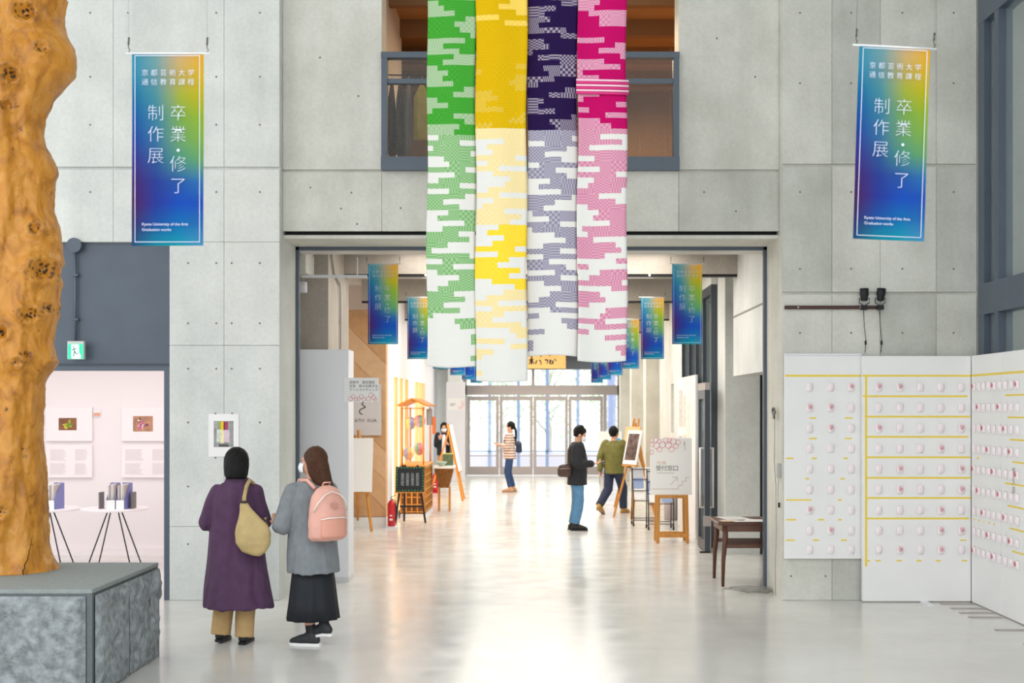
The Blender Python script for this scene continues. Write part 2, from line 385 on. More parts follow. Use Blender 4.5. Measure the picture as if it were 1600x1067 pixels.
struct(B(-1.25, -.3, 16.6, 16.7, 4.36, 6.5).build('wall_upper_screen', mat('screen_pinkish', '#b39a8c', .8)))
struct(B(-4.3, 4.3, 13.5, 19.5, 6.86, 7.0).build('ceiling_upper_slab', M_conc))

# steel framed glazing along the hall's right side
gm = MB(); GX = 4.47
for (a, b) in ((12.82, 12.99), (12.42, 12.53), (11.2, 11.31), (10.0, 10.11), (8.8, 8.91), (7.6, 7.71), (6.4, 6.51), (5.2, 5.31)): gm.box(GX, GX+.14, a, b, 0, 7.2)
gm.box(GX-.004, GX+.16, 5.196, 12.985, 2.89, 3.20).box(GX-.004, GX+.16, 5.196, 12.985, 5.83, 6.5)
gr_ = struct(gm.build('window_3', M_steel))
for (a, b) in ((12.53, 12.82), (11.31, 12.42), (10.11, 11.2), (8.91, 10.0), (7.71, 8.8), (6.51, 7.6), (5.31, 6.4)):
    for (c, d) in ((0.05, 2.89), (3.2, 5.83)): B(GX+.07, GX+.076, a, b, c, d).build('pane', M_glassdark, gr_)
struct(B(4.47, 8.5, 12.995, 13.2, 0, 8.6).build('wall_beyond_glazing', M_conc_warm))
struct(B(6.6, 6.8, 4, 13, 0, 8.6).build('wall_beyond_side', M_conc))

# glazed entrance at the far end
DY = 37.1
ent = MB()
def ex(a): return X_(a, DY)
ent.box(ex(720), ex(976), DY, DY+.2, Z_(617, DY), Z_(602, DY))
for (a, b) in ((724, 729), (965, 971)): ent.box(ex(a), ex(b), DY, DY+.2, 0, Z_(577, DY))
ent.box(ex(831), ex(835), DY+.05, DY+.15, Z_(602, DY), Z_(577, DY)); ent.box(ex(943), ex(948), DY+.02, DY+.18, 0, Z_(602, DY))
ew = struct(ent.build('window_4', M_chrome))
for (a, b) in ((729, 831), (835, 965)): B(ex(a), ex(b), DY+.09, DY+.1, Z_(602, DY), Z_(577, DY)).build('pane', M_glass, ew)
B(ex(948), ex(965), DY+.09, DY+.1, 0, Z_(617, DY)).build('pane', M_glass, ew)
struct(B(-4.2, 4.2, DY-.05, DY+.3, Z_(577, DY), 3.97).build('wall_end_beam', mat('grey_fascia', '#6f7780', .6)))
struct(MB().box(-4.2, ex(724), DY, DY+.25, 0, 3.2).box(ex(971), 4.2, DY, DY+.25, 0, 3.2).build('wall_end', M_conc))
for k, (a, b) in enumerate(((729, 780), (780, 833), (833, 888), (888, 943))):
    dl = MB(); x0, x1 = ex(a)+.01, ex(b)-.01; zt = Z_(618, DY)-.02; w = .085
    dl.box(x0, x0+w, DY+.06, DY+.12, .02, zt).box(x1-w, x1, DY+.06, DY+.12, .02, zt).box(x0+w, x1-w, DY+.06, DY+.12, zt-.12, zt).box(x0+w, x1-w, DY+.06, DY+.12, .02, .26)
    dr = struct(dl.build('door_%d' % (k+3), M_chrome))
    B(x0+w, x1-w, DY+.085, DY+.093, .26, zt-.12).build('pane', M_glass, dr)
    B(x0+w, x1-w, DY+.075, DY+.1, .56, .585).build('push_rail', M_chrome, dr)
    hx = x1-.04 if k % 2 == 0 else x0+.04
    MB().tube([(hx, DY+.06, .85), (hx, DY-.0, .88), (hx, DY-.0, 1.38), (hx, DY+.06, 1.41)], .014, 6).build('handle', mat('steel_bright', '#d8d8d8', .25, .8), dr)
# outside
struct(B(-30, 30, 37.45, 90, -.25, -.02).build('floor_outside_paving', mat('paving', '#dfe0e2', .8)))
M_post = mat('outside_post_blue', '#8ea3c4', .5)
op = MB()
for a in (765, 810, 855, 903): op.box(X_(a-2.4, 41), X_(a+2.4, 41), 41, 41.1, 0, 4.6)
op.box(-6, 6, 41, 41.1, 2.52, 2.56).box(-6, 6, 41, 41.1, .55, .6)
struct(op.build('window_8', M_post))
struct(B(-8, 8, 42.2, 42.5, -.02, .48).build('wall_low_outside', mat('low_wall', '#e6e0e4', .8)))
struct(B(X_(950, 40), X_(962, 40), 40, 40.5, 0, 5).build('wall_outside_pier', mat('outside_pier', '#a9b4dd', .7)))
M_leaf = [mat('leaf_a', '#cfdcbc', .6, trans=0), mat('leaf_b', '#b4cba8', .6), mat('leaf_c', '#dde5cc', .6)]
M_bark = mat('bark', '#bdb6b4', .9)
for i, (x, y, h, r, lab) in enumerate(((-3.4, 47, 5.4, 2.0, 'pale green leafy tree outside beyond the leftmost glass door'), (.4, 50, 6.2, 2.3, 'tall pale tree outside behind the middle glass doors'), (3.4, 46, 5.0, 1.7, 'dense green tree outside behind the rightmost glass door'), (-1.6, 57, 7, 2.6, 'distant leafy tree standing between the two nearer outdoor trees'))):
    t = thing('garden_tree', (x, y, -.02), lab, 'tree', 'trees outside the entrance')
    tr = MB().tube([(0, 0, 0), (.08, 0, 1), (-.05, .1, 2.2), (.1, 0, h*.7)], .13, 8, .04)
    for k in range(7):
        a = random.random()*6.28; tr.tube([(0, 0, 1.0+k*.35), (.8*math.cos(a), .8*math.sin(a), 1.7+k*.4), (1.5*math.cos(a), 1.5*math.sin(a), 2.1+k*.45)], .05, 6, .015)
    tr.build('trunk', M_bark, t, True)
    lf = MB()
    for k in range(1900):
        while True:
            p = Vector((random.uniform(-1, 1), random.uniform(-1, 1), random.uniform(-1, 1)))
            if p.length < 1 and noise.noise(p*2.3+Vector((i*7, 0, 0))) > -.12: break
        c = Vector((p.x*r, p.y*r, h*.52+p.z*h*.46))
        E = Euler((random.random()*6, random.random()*6, random.random()*6)).to_matrix(); s = random.uniform(.06, .12)
        lf.cur = random.randrange(3)
        lf.add([c+E @ Vector(q)*s for q in ((-1, 0, 0), (0, -.5, .1), (1, 0, 0), (0, .5, .1))], [(0, 1, 2, 3)])
    o = lf.build('foliage', M_leaf, t); o['kind'] = 'stuff'

# lamps: unseen corridor panels added to brighten it, then gallery and upper room
for k, y in enumerate((15.4, 18.2, 22.2, 26.2, 30.2, 34.2)):
    t = thing('added_light_panel', (0, y, 3.97), 'added unseen light panel on the corridor ceiling, %s from the portal' % ['first', 'second', 'third', 'fourth', 'fifth', 'sixth'][k], 'ceiling light', 'added corridor light panels')
    hy = .55 if k == 0 else 1.1
    B(-1.8, 1.8, -hy, hy, -.05, 0).build('frame', M_whitecool, t)
    B(-1.74, 1.74, -hy+.06, hy-.06, -.058, -.05).build('glow_face', mat('added_panel_glow', '#ffffff', .5, emit='#fff4e6', estr=.9), t)
    area_light('added_panel_light', (0, 0, -.07), (0, 0, 0), 3.4, 2*hy-.14, 46 if k == 0 else 70, (1, .96, .9), t)
area_light('gallery_lamp', (-5.9, 15.0, 2.96), (0, 0, 0), 4.5, 2.2, 46, (1, .94, .93))
area_light('upper_room_lamp', (1.6, 16.2, 6.5), (0, 0, 0), 2.0, 2.0, 230, (1, .74, .45))

# ------------------------------------------------------------------ hanging textiles
PAT = {
'green': "L2D L3D L5D D7L D5L D6L D8L L7D L3D L6D D5L D3L L2D L4D L3D L5D D7L D5L L2D L4D L1D D5L D7L L6D L5D W2M M6W W1M M8W W3M W4M M7W W5M W2M M6W W4M M7W M3W M6W W4M W2M W7M W3M M6W M8W M4W M1W M8W W3M M5W W2M W6M W4M W2M M5W M7W M3W M6W M1W W5M W6M W9W W8M W8M W9W W9W W8M W9W",
'yellow': "D6L D4L D7L L4D D5L D9D D9D D9D D9D D9D D9D D9D D7d d1D D7d D6d D7d d3D d4D d2D d5D D8d D6d d3D M9M M9M W5M W2M W3M M7W W2M M4W W3M W6M W5M W2M M4W W3M W1M M5W M8W M6W W4B W2B W5B W3B B7W W4B B6W B4W B8W B6W W3B W7B W5M W2M M4W W3M M5W M3W M8W W6M W7M M5W W6M M3W M1W W9W W9W M1W W9W",
'purple': "D6L L5D L3D L4D L2D L7D D6L L3D L4D L1D D2L D6L D3L D4L L5D L2D D7L D4L L3D L2D L5D D8L D4L D5L M9M M8W W3M M7W M3W M6W W2M M5W M7W W4M W2M W6M M8W M5W M3W W1M W4M M6W W1M W5M W7M W3M M6W W3M M4W M7W W5M M6W W3M W6M W4M W2M M5W W4M M2W W6M W7M M3W W9W M1W M1W W9W",
'pink': "L4D L3D D2L D4L D4L D9D D9D L5D D7L D4L D8L L5D L8D L1D L4D L9L D8L L4D L1D D7L L2D D5L L4D L6D M9M M4W M8W M2W M9M W3M M9M W4M M7W W3M W2M M8W M4W M7W W2M W4M W3M W6M W1M W2M M3W M7W M8W M5W W7M M2W W4M W2M M8W W6M M4W M5W M2W W5M W4M M5W W3M M2W W5M W9W W7M W8M W9W"}
def textile_mat(name, rough):
    m = bpy.data.materials.new(name); m.use_nodes = True; nt = m.node_tree; N = nt.nodes; L = nt.links; b = N['Principled BSDF']; b.inputs['Roughness'].default_value = rough
    ca = N.new('ShaderNodeAttribute'); ca.attribute_name = 'ca'; cb = N.new('ShaderNodeAttribute'); cb.attribute_name = 'cb'; pt = N.new('ShaderNodeAttribute'); pt.attribute_name = 'pt'
    uv = N.new('ShaderNodeUVMap'); uv.uv_map = 'uv'; sx = N.new('ShaderNodeSeparateXYZ'); L.new(uv.outputs[0], sx.inputs[0]); sp = N.new('ShaderNodeSeparateXYZ'); L.new(pt.outputs['Vector'], sp.inputs[0])
    def mth(op, a, b_=None, val=None):
        n = N.new('ShaderNodeMath'); n.operation = op; L.new(a, n.inputs[0])
        if b_ is not None: L.new(b_, n.inputs[1])
        elif val is not None: n.inputs[1].default_value = val
        return n.outputs[0]
    def wave(c, f):
        return mth('SINE', mth('MULTIPLY', mth('MULTIPLY', c, f), val=2*PI*8))
    p = mth('MULTIPLY', wave(sx.outputs[0], sp.outputs[0]), wave(sx.outputs[1], sp.outputs[1]))
    r = N.new('ShaderNodeMapRange'); r.inputs[1].default_value = -.25; r.inputs[2].default_value = .25; L.new(p, r.inputs[0])
    x = N.new('ShaderNodeMix'); x.data_type = 'RGBA'; L.new(r.outputs[0], x.inputs[0]); L.new(ca.outputs['Color'], x.inputs[6]); L.new(cb.outputs['Color'], x.inputs[7])
    L.new(x.outputs[2], b.inputs['Base Color'])
    bp = N.new('ShaderNodeBump'); bp.inputs['Strength'].default_value = .1; bp.inputs['Distance'].default_value = .004; L.new(p, bp.inputs['Height']); L.new(bp.outputs[0], b.inputs['Normal'])
    b.inputs['Specular IOR Level'].default_value = .12
    return m
M_tex = textile_mat('woven_cloth', .75); M_rod = mat('clear_rod', '#d9dcdc', .2, .3)
M_cord = mat('thin_cord', '#9c9c98', .6)
INK = {'green': ('#4cb43a', '#45a836', '#bcd6b0', '#a6cd96', '#86c278', '#b2d6a4'), 'yellow': ('#f2c400', '#ecbd00', '#f2cf60', '#eec752', '#efdca6', '#ecd699'),
       'purple': ('#2a1250', '#220d40', '#b3a8b6', '#4c3c66', '#9a94ae', '#c3bfca'), 'pink': ('#d6036e', '#cc0067', '#f2afc8', '#e78fb2', '#e58fae', '#efb4c8')}
TD = 10.0
def textile(key, x0, x1, yb, label, dy):
    rows = PAT[key].split(); n = len(rows); zb = Z_(yb, TD); ch = (Z_(0, TD)-zb)/n
    rows = rows[12:2:-1][:10]+rows[:] if False else rows[6:18]+rows
    nt = len(rows); X0, X1 = X_(x0, TD), X_(x1, TD); t = thing('hanging_textile', ((X0+X1)/2, TD+dy, zb), label, 'textile', 'woven cloth lengths hung in the hall')
    sub = 3; nc = 9*2; W = X1-X0; rnd = random.Random(key)
    verts = []; uvs = []
    ph = rnd.random()*6
    for i in range(nt*sub+1):
        z = ch*(nt-i/sub)
        for j in range(nc+1):
            u = j/nc; x = (u-.5)*W*(1+.012*math.sin(z*2.3+ph))
            y = .012*math.sin(u*6.0+ph+z*.6)+.010*math.sin(z*3.1+u*2+ph)
            dz = -.012*math.sin(PI*u)*max(0, 1-z/1.0)*(1 if key != 'purple' else -1)
            verts.append((x+.006*math.sin(z*5+ph), y, z+dz))
    faces = []; cols = []; A, Bc, P = [], [], []; uvl = []
    SPEC = {'D': (0, 1), 'd': (0, 2), 'L': (2, 3), 'M': (4, 5), 'B': (0, 2), 'W': None}
    pats = [(1/8, 1/8), (2/8, .5/8), (.25/8, 2/8), (3/8, 1/8), (1/8, 2/8), (1.5/8, 1.5/8)]
    for i in range(nt*sub):
        code = rows[i//sub]; c0, k, c1 = code[0], int(code[1]), code[2]
        for j in range(nc):
            a = i*(nc+1)+j; faces.append((a, a+1, a+nc+2, a+nc+1))
            col = j//2; ch_ = c0 if col < k else c1
            hh = (i//sub//3*7+col//3*3+ord(key[0])) % 6
            pa = pats[hh]
            if ch_ == 'W': ca = cb = lin('#dbd9d3')
            elif ch_ == 'B': ca, cb = lin('#f4cc1e'), lin('#f3d14a')
            else: ca, cb = (tuple((.95 if key == 'yellow' and ch_ in 'ML' else .74)*q for q in lin(INK[key][SPEC[ch_][z_]])) for z_ in (0, 1))
            A += [(*ca, 1)]*4; Bc += [(*cb, 1)]*4; P += [(pa[0], pa[1], 0, 1)]*4
            u0, u1 = j/2, (j+1)/2; v0, v1 = -i/sub, -(i+1)/sub
            uvl += [(u0, v0), (u1, v0), (u1, v1), (u0, v1)]
    me = bpy.data.meshes.new('cloth'); me.from_pydata(verts, [], faces)
    for nm, dat in (('ca', A), ('cb', Bc), ('pt', P)):
        at = me.color_attributes.new(nm, 'FLOAT_COLOR', 'CORNER'); at.data.foreach_set('color', [c for q in dat for c in q])
    ul = me.uv_layers.new(name='uv'); ul.data.foreach_set('uv', [c for q in uvl for c in q])
    me.polygons.foreach_set('use_smooth', [True]*len(me.polygons)); me.update()
    o = obj('cloth', me, M_tex, t); md = o.modifiers.new('thickness', 'SOLIDIFY'); md.thickness = .002
    top = ch*nt
    MB().tube([(-W/2-.01, 0, top), (W/2+.01, 0, top)], .012, 8).build('hanging_rod', M_rod, t, True)
    for s in (-.4, .4): MB().tube([(s*W, 0, top), (s*W, 0, top+1.4)], .002, 5).build('cord', M_cord, t)
    if key == 'pink':
        for q, yy in enumerate((127, 131, 135, 139, 143, 147)):
            z = Z_(yy, TD)-zb
            MB().tube([(-W/2-.012, -.012, z+.004), (-.1, -.02, z), (.08, -.022, z-.004), (W/2+.014, -.014, z-.006)], .009, 6).build('gathered_fold', [mat('fold_light', '#f5c6d6', .8), mat('fold_pink', '#dd2f7f', .8)][q % 2], t, True)
textile('green', 667, 743, 572, 'green and white block-patterned woven cloth hanging beside the yellow one', .012)
textile('yellow', 743.5, 823, 595, 'yellow and cream woven cloth hanging, the longest of the four lengths', -.02)
textile('purple', 824, 902, 557, 'dark purple woven cloth fading to grey and white, hanging', .02)
textile('pink', 902.5, 979, 564, 'magenta pink woven cloth with a gathered band, hanging', -.015)

# ------------------------------------------------------------------ gradient banners
BW, BH = .334, .90
GRAD = [['2f96b4', '7aa9ac', 'd9b482', 'f2b000'], ['1f8fb5', '6f9fa6', 'c9b060', 'e6b800'], ['0070a8', '4c94a0', 'a9b43c', 'c8b800'], ['0a58a8', '3c86a4', '7fae50', '9bb81e'],
        ['1a3fa0', '3a78a6', '72a868', '86b440'], ['3a2f8c', '2f5c9c', '4f9a86', '6aa860'], ['48246e', '2a3f98', '2a5caa', '2f78b4'], ['501f58', '283a9c', '1450c0', '1c50b8'], ['3a2c66', '1a55a8', '0a72b8', '2a6cb4'], ['1c4a7c', '0a8fa4', '14a0b4', '4a96c4']]
def banner_mesh(seed=0):
    nx, nz = 12, 36; me = bpy.data.meshes.new('cloth'); v = []; f = []; vc = []
    G = [[tuple(.82*q for q in lin(c)) for c in r] for r in GRAD]
    for i in range(nz+1):
        for j in range(nx+1):
            u, w = j/nx, i/nz
            v.append(((u-.5)*BW, .004*math.sin(u*4+seed)*w+.003*math.sin(w*5), -w*BH))
            gy = w*(len(G)-1); gx = u*3; a = min(int(gy), len(G)-2); b = min(int(gx), 2); fy, fx = gy-a, gx-b
            vc.append([sum(G[a+p][b+q][k]*((fy if p else 1-fy)*(fx if q else 1-fx)) for p in (0, 1) for q in (0, 1)) for k in range(3)]+[1])
    for i in range(nz):
        for j in range(nx):
            a = i*(nx+1)+j; f.append((a, a+nx+1, a+nx+2, a+1))
    me.from_pydata(v, [], f); at = me.color_attributes.new('print', 'FLOAT_COLOR', 'POINT'); at.data.foreach_set('color', [c for q in vc for c in q])
    me.polygons.foreach_set('use_smooth', [True]*len(me.polygons)); me.update(); return me
def banner_mat():
    m = bpy.data.materials.new('gradient_print'); m.use_nodes = True; nt = m.node_tree; b = nt.nodes['Principled BSDF']; b.inputs['Roughness'].default_value = .7; b.inputs['Specular IOR Level'].default_value = .2
    a = nt.nodes.new('ShaderNodeAttribute'); a.attribute_name = 'print'; nt.links.new(a.outputs['Color'], b.inputs['Base Color'])
    tr = nt.nodes.new('ShaderNodeBsdfTranslucent'); nt.links.new(a.outputs['Color'], tr.inputs[0]); mx = nt.nodes.new('ShaderNodeMixShader'); mx.inputs[0].default_value = .45
    nt.links.new(b.outputs[0], mx.inputs[1]); nt.links.new(tr.outputs[0], mx.inputs[2]); nt.links.new(mx.outputs[0], nt.nodes['Material Output'].inputs[0])
    return m
M_ban = banner_mat(); M_txt = mat('banner_lettering', '#ccd0e2', .6); M_hook = mat('hook_metal', '#55524e', .3, .8)
def make_banner():
    t = thing('gradient_banner', (0, 0, 0), 'x', 'banner', 'exhibition banners')
    c = obj('cloth', banner_mesh(), M_ban, t)
    i0, w = .0155, .0028; y = -.0085
    fr = MB()
    for (a, b, p, q) in ((-BW/2+i0, BW/2-i0, -i0-w, -i0), (-BW/2+i0, BW/2-i0, -BH+i0, -BH+i0+w), (-BW/2+i0, -BW/2+i0+w, -BH+i0, -i0), (BW/2-i0-w, BW/2-i0, -BH+i0, -i0)):
        n = 24
        for k in range(n):
            if b-a > .02: fr.box(a+(b-a)*k/n, a+(b-a)*(k+1)/n, y, y+.0005, p, q)
            else: fr.box(a, b, y, y+.0005, p+(q-p)*k/n, p+(q-p)*(k+1)/n)
    fr.build('border_line', M_txt, c)
    for col_, xx in ((('卒', .32), ('業', .43), ('・', .515), ('修', .584), ('了', .696)), .652), ((('制', .32), ('作', .43), ('展', .541)), .34):
        for ch, r in col_: letter([(ch, .082, BW*(xx-.5), y, -BH*r, 'CENTER', -.0017)], 'character', M_txt, c)
    it = []
    for row, r in (('京都芸術大学', .109), ('通信教育課程', .157)):
        for k, ch in enumerate(row): it.append((ch, .033, BW*(-.345+.128*k+.035), y, -BH*r, 'CENTER', -.0004))
    letter(it, 'heading_lettering', M_txt, c)['kind'] = 'stuff'
    letter([('Kyoto University of the Arts', .0185, -BW*.355, y, -BH*.89, 'LEFT', 0), ('Graduation works', .0185, -BW*.355, y, -BH*.918, 'LEFT', 0)], 'caption_lettering', M_txt, c)['kind'] = 'stuff'
    MB().tube([(-BW/2-.03, 0, -.004), (BW/2+.03, 0, -.004)], .005, 8).build('rod', M_rod, t, True)
    for s in (-1, 1):
        x = s*(BW/2+.016)
        MB().tube([(x, 0, .0), (x+.006, 0, .012), (x, 0, .022), (x, 0, .05)], .0025, 6).build('hook', M_hook, t, True)
        MB().tube([(x, 0, .035), (x+.002, 0, .07)], .0045, 6).build('swivel', M_hook, t, True)
    return t
def cords(t, h):
    for s in (-1, 1): MB().tube([(s*(BW/2+.016), 0, .07), (s*(BW/2+.016), 0, h)], .0012, 5).build('cord', M_cord, t)
proto = make_banner()
spec = [(5.96, -1.722, 82, -.0, 'large gradient banner hanging beside the tree trunk sculpture', 2.4), (5.93, 1.655, 72, 2.0, 'large gradient banner hanging before the concrete pier above spotlights', 2.4)]
dist = [14.25, 18.55, 23.1, 27.6, 31.9, 35.9]
nm = ['first', 'second', 'third', 'fourth', 'fifth', 'sixth']
for k, d in enumerate(dist):
    spec.append((d, -1.72, None, 0, 'gradient banner in the corridor on the timber wall side, %s from the portal' % nm[k], .07))
    spec.append((d, 1.665, None, 0, 'gradient banner in the corridor on the reception sign side, %s from the portal' % nm[k], .07))
for k, (d, x, ytop, roll, lab, ch) in enumerate(spec):
    o = proto if k == 0 else copy_tree(proto)
    zt = Z_(ytop, d) if ytop else 3.565
    o.location = (x, d, zt); o.rotation_euler = (0, math.radians(roll), math.radians(3 if x > 0 and ytop else 0)); o['label'] = lab
    cords(o, ch if ytop else (.125 if k in (2, 3) else .39))

# ------------------------------------------------------------------ pedestal and trunk
def stone_mat():
    m = mat('split_granite', '#8d9494', .85, var=.22, vscale=5, bump=.5, bscale=30)
    return m
M_st = mat('split_granite', '#8a9092', .85, var=.38, vscale=16, bump=1.0, bscale=34); M_slab = mat('flamed_granite', '#868d8b', .7, var=.10, vscale=30, bump=.1, bscale=120); M_edge = mat('sawn_granite', '#5b6163', .6, var=.1, vscale=40)
PX0, PX1, PY0, PY1, PH = -5.0, -2.99, 8.58, 10.08, .737
ped = thing('stone_pedestal', ((PX0+PX1)/2, (PY0+PY1)/2, 0), 'grey granite block pedestal with rough split faces under the tree trunk', 'pedestal')
oc = Vector(((PX0+PX1)/2, (PY0+PY1)/2, 0))
def rough_face(p0, ux, n, w, h, seed):
    nx, nz = max(2, int(w/.022)), int(h/.022); v = []; f = []
    for i in range(nz+1):
        for j in range(nx+1):
            u, s = j/nx*w, i/nz*h; p = Vector(p0)+Vector(ux)*u+Vector((0, 0, s))
            e = min(1, min(u, w-u, s, h-s)/.05)
            a = .034*noise.fractal(Vector((u*4+seed, s*4, seed)), 1, 2, 5)+.022*noise.noise(Vector((u*11+seed, s*16, 3)))+.03*noise.noise(Vector((u*1.7, s*2.1, seed)))
            q = p+Vector(n)*(.012+(.022+a)*e*e*(3-2*e)); v.append(q-oc)
    for i in range(nz):
        for j in range(nx):
            k = i*(nx+1)+j; f.append((k, k+1, k+nx+2, k+nx+1))
    return MB().add(v, f)
B(PX0-oc.x, PX1-oc.x, PY0-oc.y, PY1-oc.y, 0, PH-.03).build('core', M_edge, ped)
B(PX0-oc.x-.004, PX1-oc.x+.004, PY0-oc.y-.004, PY1-oc.y+.004, PH-.03, PH).build('top_slab', M_slab, ped, bevel=.004)
B(PX1-oc.x-.03, PX1-oc.x+.006, PY0-oc.y-.006, PY0-oc.y+.03, 0, PH-.03).build('corner_margin', M_edge, ped)
hh = PH-.045
rough_face((PX0, PY0, 0), (1, 0, 0), (0, -1, 0), PX1-PX0-.035, hh, 1.3).build('front_stone', M_st, ped, True)
rough_face((PX1, PY0+.035, 0), (0, 1, 0), (1, 0, 0), .72, hh, 5.1).build('side_stone', M_st, ped, True)
rough_face((PX1, PY0+.765, 0), (0, 1, 0), (1, 0, 0), PY1-PY0-.765, hh, 9.7).build('side_stone', M_st, ped, True)

prof = [(-260, 70), (-200, 92), (-140, 84), (-80, 100), (-30, 95), (0, 102), (15, 98), (30, 96), (45, 99), (60, 105), (75, 114), (95, 117), (115, 115), (122, 107), (135, 97), (150, 82), (165, 75), (180, 67), (200, 64.5), (225, 67), (240, 76), (255, 84), (270, 88), (280, 83), (300, 80), (330, 81), (345, 87), (360, 91), (390, 94), (420, 93), (450, 91), (490, 89), (510, 84), (535, 80), (550, 83), (565, 87), (580, 78), (590, 70), (600, 65), (620, 65), (650, 62), (690, 63), (750, 67), (800, 71), (850, 74), (870, 79), (880, 85), (890, 88), (900, 88)]
TY, TX = 9.63, -4.02
def prof_r(ypx):
    for (a, b), (c, d) in zip(prof[:-1], prof[1:]):
        if a <= ypx <= c: return b+(d-b)*(ypx-a)/(c-a)
    return prof[-1][1]
burl = [(40, 20, 16, .05), (22, 120, 12, .045), (12, 165, 9, .03), (66, 75, 10, .03), (82, 265, 8, .05), (50, 355, 10, .03), (60, 420, 18, .05), (45, 490, 12, .035), (63, 480, 8, .03), (5, 520, 12, .04), (30, 565, 8, .03), (72, 570, 8, .03), (4, 800, 10, .03), (40, 555, 7, .03), (12, 640, 4, .01)]
def trunk_mat():
    m = bpy.data.materials.new('burl_wood'); m.use_nodes = True; nt = m.node_tree; N = nt.nodes; L = nt.links; b = N['Principled BSDF']; b.inputs['Roughness'].default_value = .42
    tc = N.new('ShaderNodeTexCoord'); mp = N.new('ShaderNodeMapping'); mp.inputs['Scale'].default_value = (1.5, 1.5, .9); L.new(tc.outputs['Object'], mp.inputs[0])
    n = N.new('ShaderNodeTexNoise'); n.inputs['Scale'].default_value = 3.2; n.inputs['Detail'].default_value = 8; n.inputs['Distortion'].default_value = 2.2; L.new(mp.outputs[0], n.inputs[0])
    r = N.new('ShaderNodeValToRGB'); E = r.color_ramp.elements; E[0].position = .25; E[0].color = (*lin('#8f5616'), 1); E[1].position = .75; E[1].color = (*lin('#cf9440'), 1)
    e = E.new(.5); e.color = (*lin('#c07f22'), 1); L.new(n.outputs[0], r.inputs[0])
    n2 = N.new('ShaderNodeTexNoise'); n2.inputs['Scale'].default_value = 16; n2.inputs['Detail'].default_value = 6; n2.inputs['Distortion'].default_value = 1; L.new(tc.outputs['Object'], n2.inputs[0])
    r2 = N.new('ShaderNodeValToRGB'); r2.color_ramp.elements[0].position = .27; r2.color_ramp.elements[0].color = (.25, .14, .06, 1); r2.color_ramp.elements[1].position = .37; r2.color_ramp.elements[1].color = (1, 1, 1, 1); L.new(n2.outputs[0], r2.inputs[0])
    x = N.new('ShaderNodeMix'); x.data_type = 'RGBA'; x.blend_type = 'MULTIPLY'; x.inputs[0].default_value = .8; L.new(r.outputs[0], x.inputs[6]); L.new(r2.outputs[0], x.inputs[7])
    at = N.new('ShaderNodeAttribute'); at.attribute_name = 'knot'
    vo = N.new('ShaderNodeTexVoronoi'); vo.inputs['Scale'].default_value = 26; L.new(tc.outputs['Object'], vo.inputs['Vector'])
    rv = N.new('ShaderNodeMapRange'); rv.inputs[1].default_value = .36; rv.inputs[2].default_value = .50; rv.inputs[3].default_value = 1; rv.inputs[4].default_value = 0; L.new(vo.outputs['Distance'], rv.inputs[0])
    mm = N.new('ShaderNodeMath'); mm.operation = 'MULTIPLY'; L.new(at.outputs['Fac'], mm.inputs[0]); L.new(rv.outputs[0], mm.inputs[1])
    x2 = N.new('ShaderNodeMix'); x2.data_type = 'RGBA'; L.new(mm.outputs[0], x2.inputs[0]); L.new(x.outputs[2], x2.inputs[6]); x2.inputs[7].default_value = (*lin('#3a2412'), 1)
    L.new(x2.outputs[2], b.inputs['Base Color'])
    bp = N.new('ShaderNodeBump'); bp.inputs['Strength'].default_value = .35; bp.inputs['Distance'].default_value = .02; L.new(n2.outputs[0], bp.inputs['Height']); L.new(bp.outputs[0], b.inputs['Normal'])
    return m
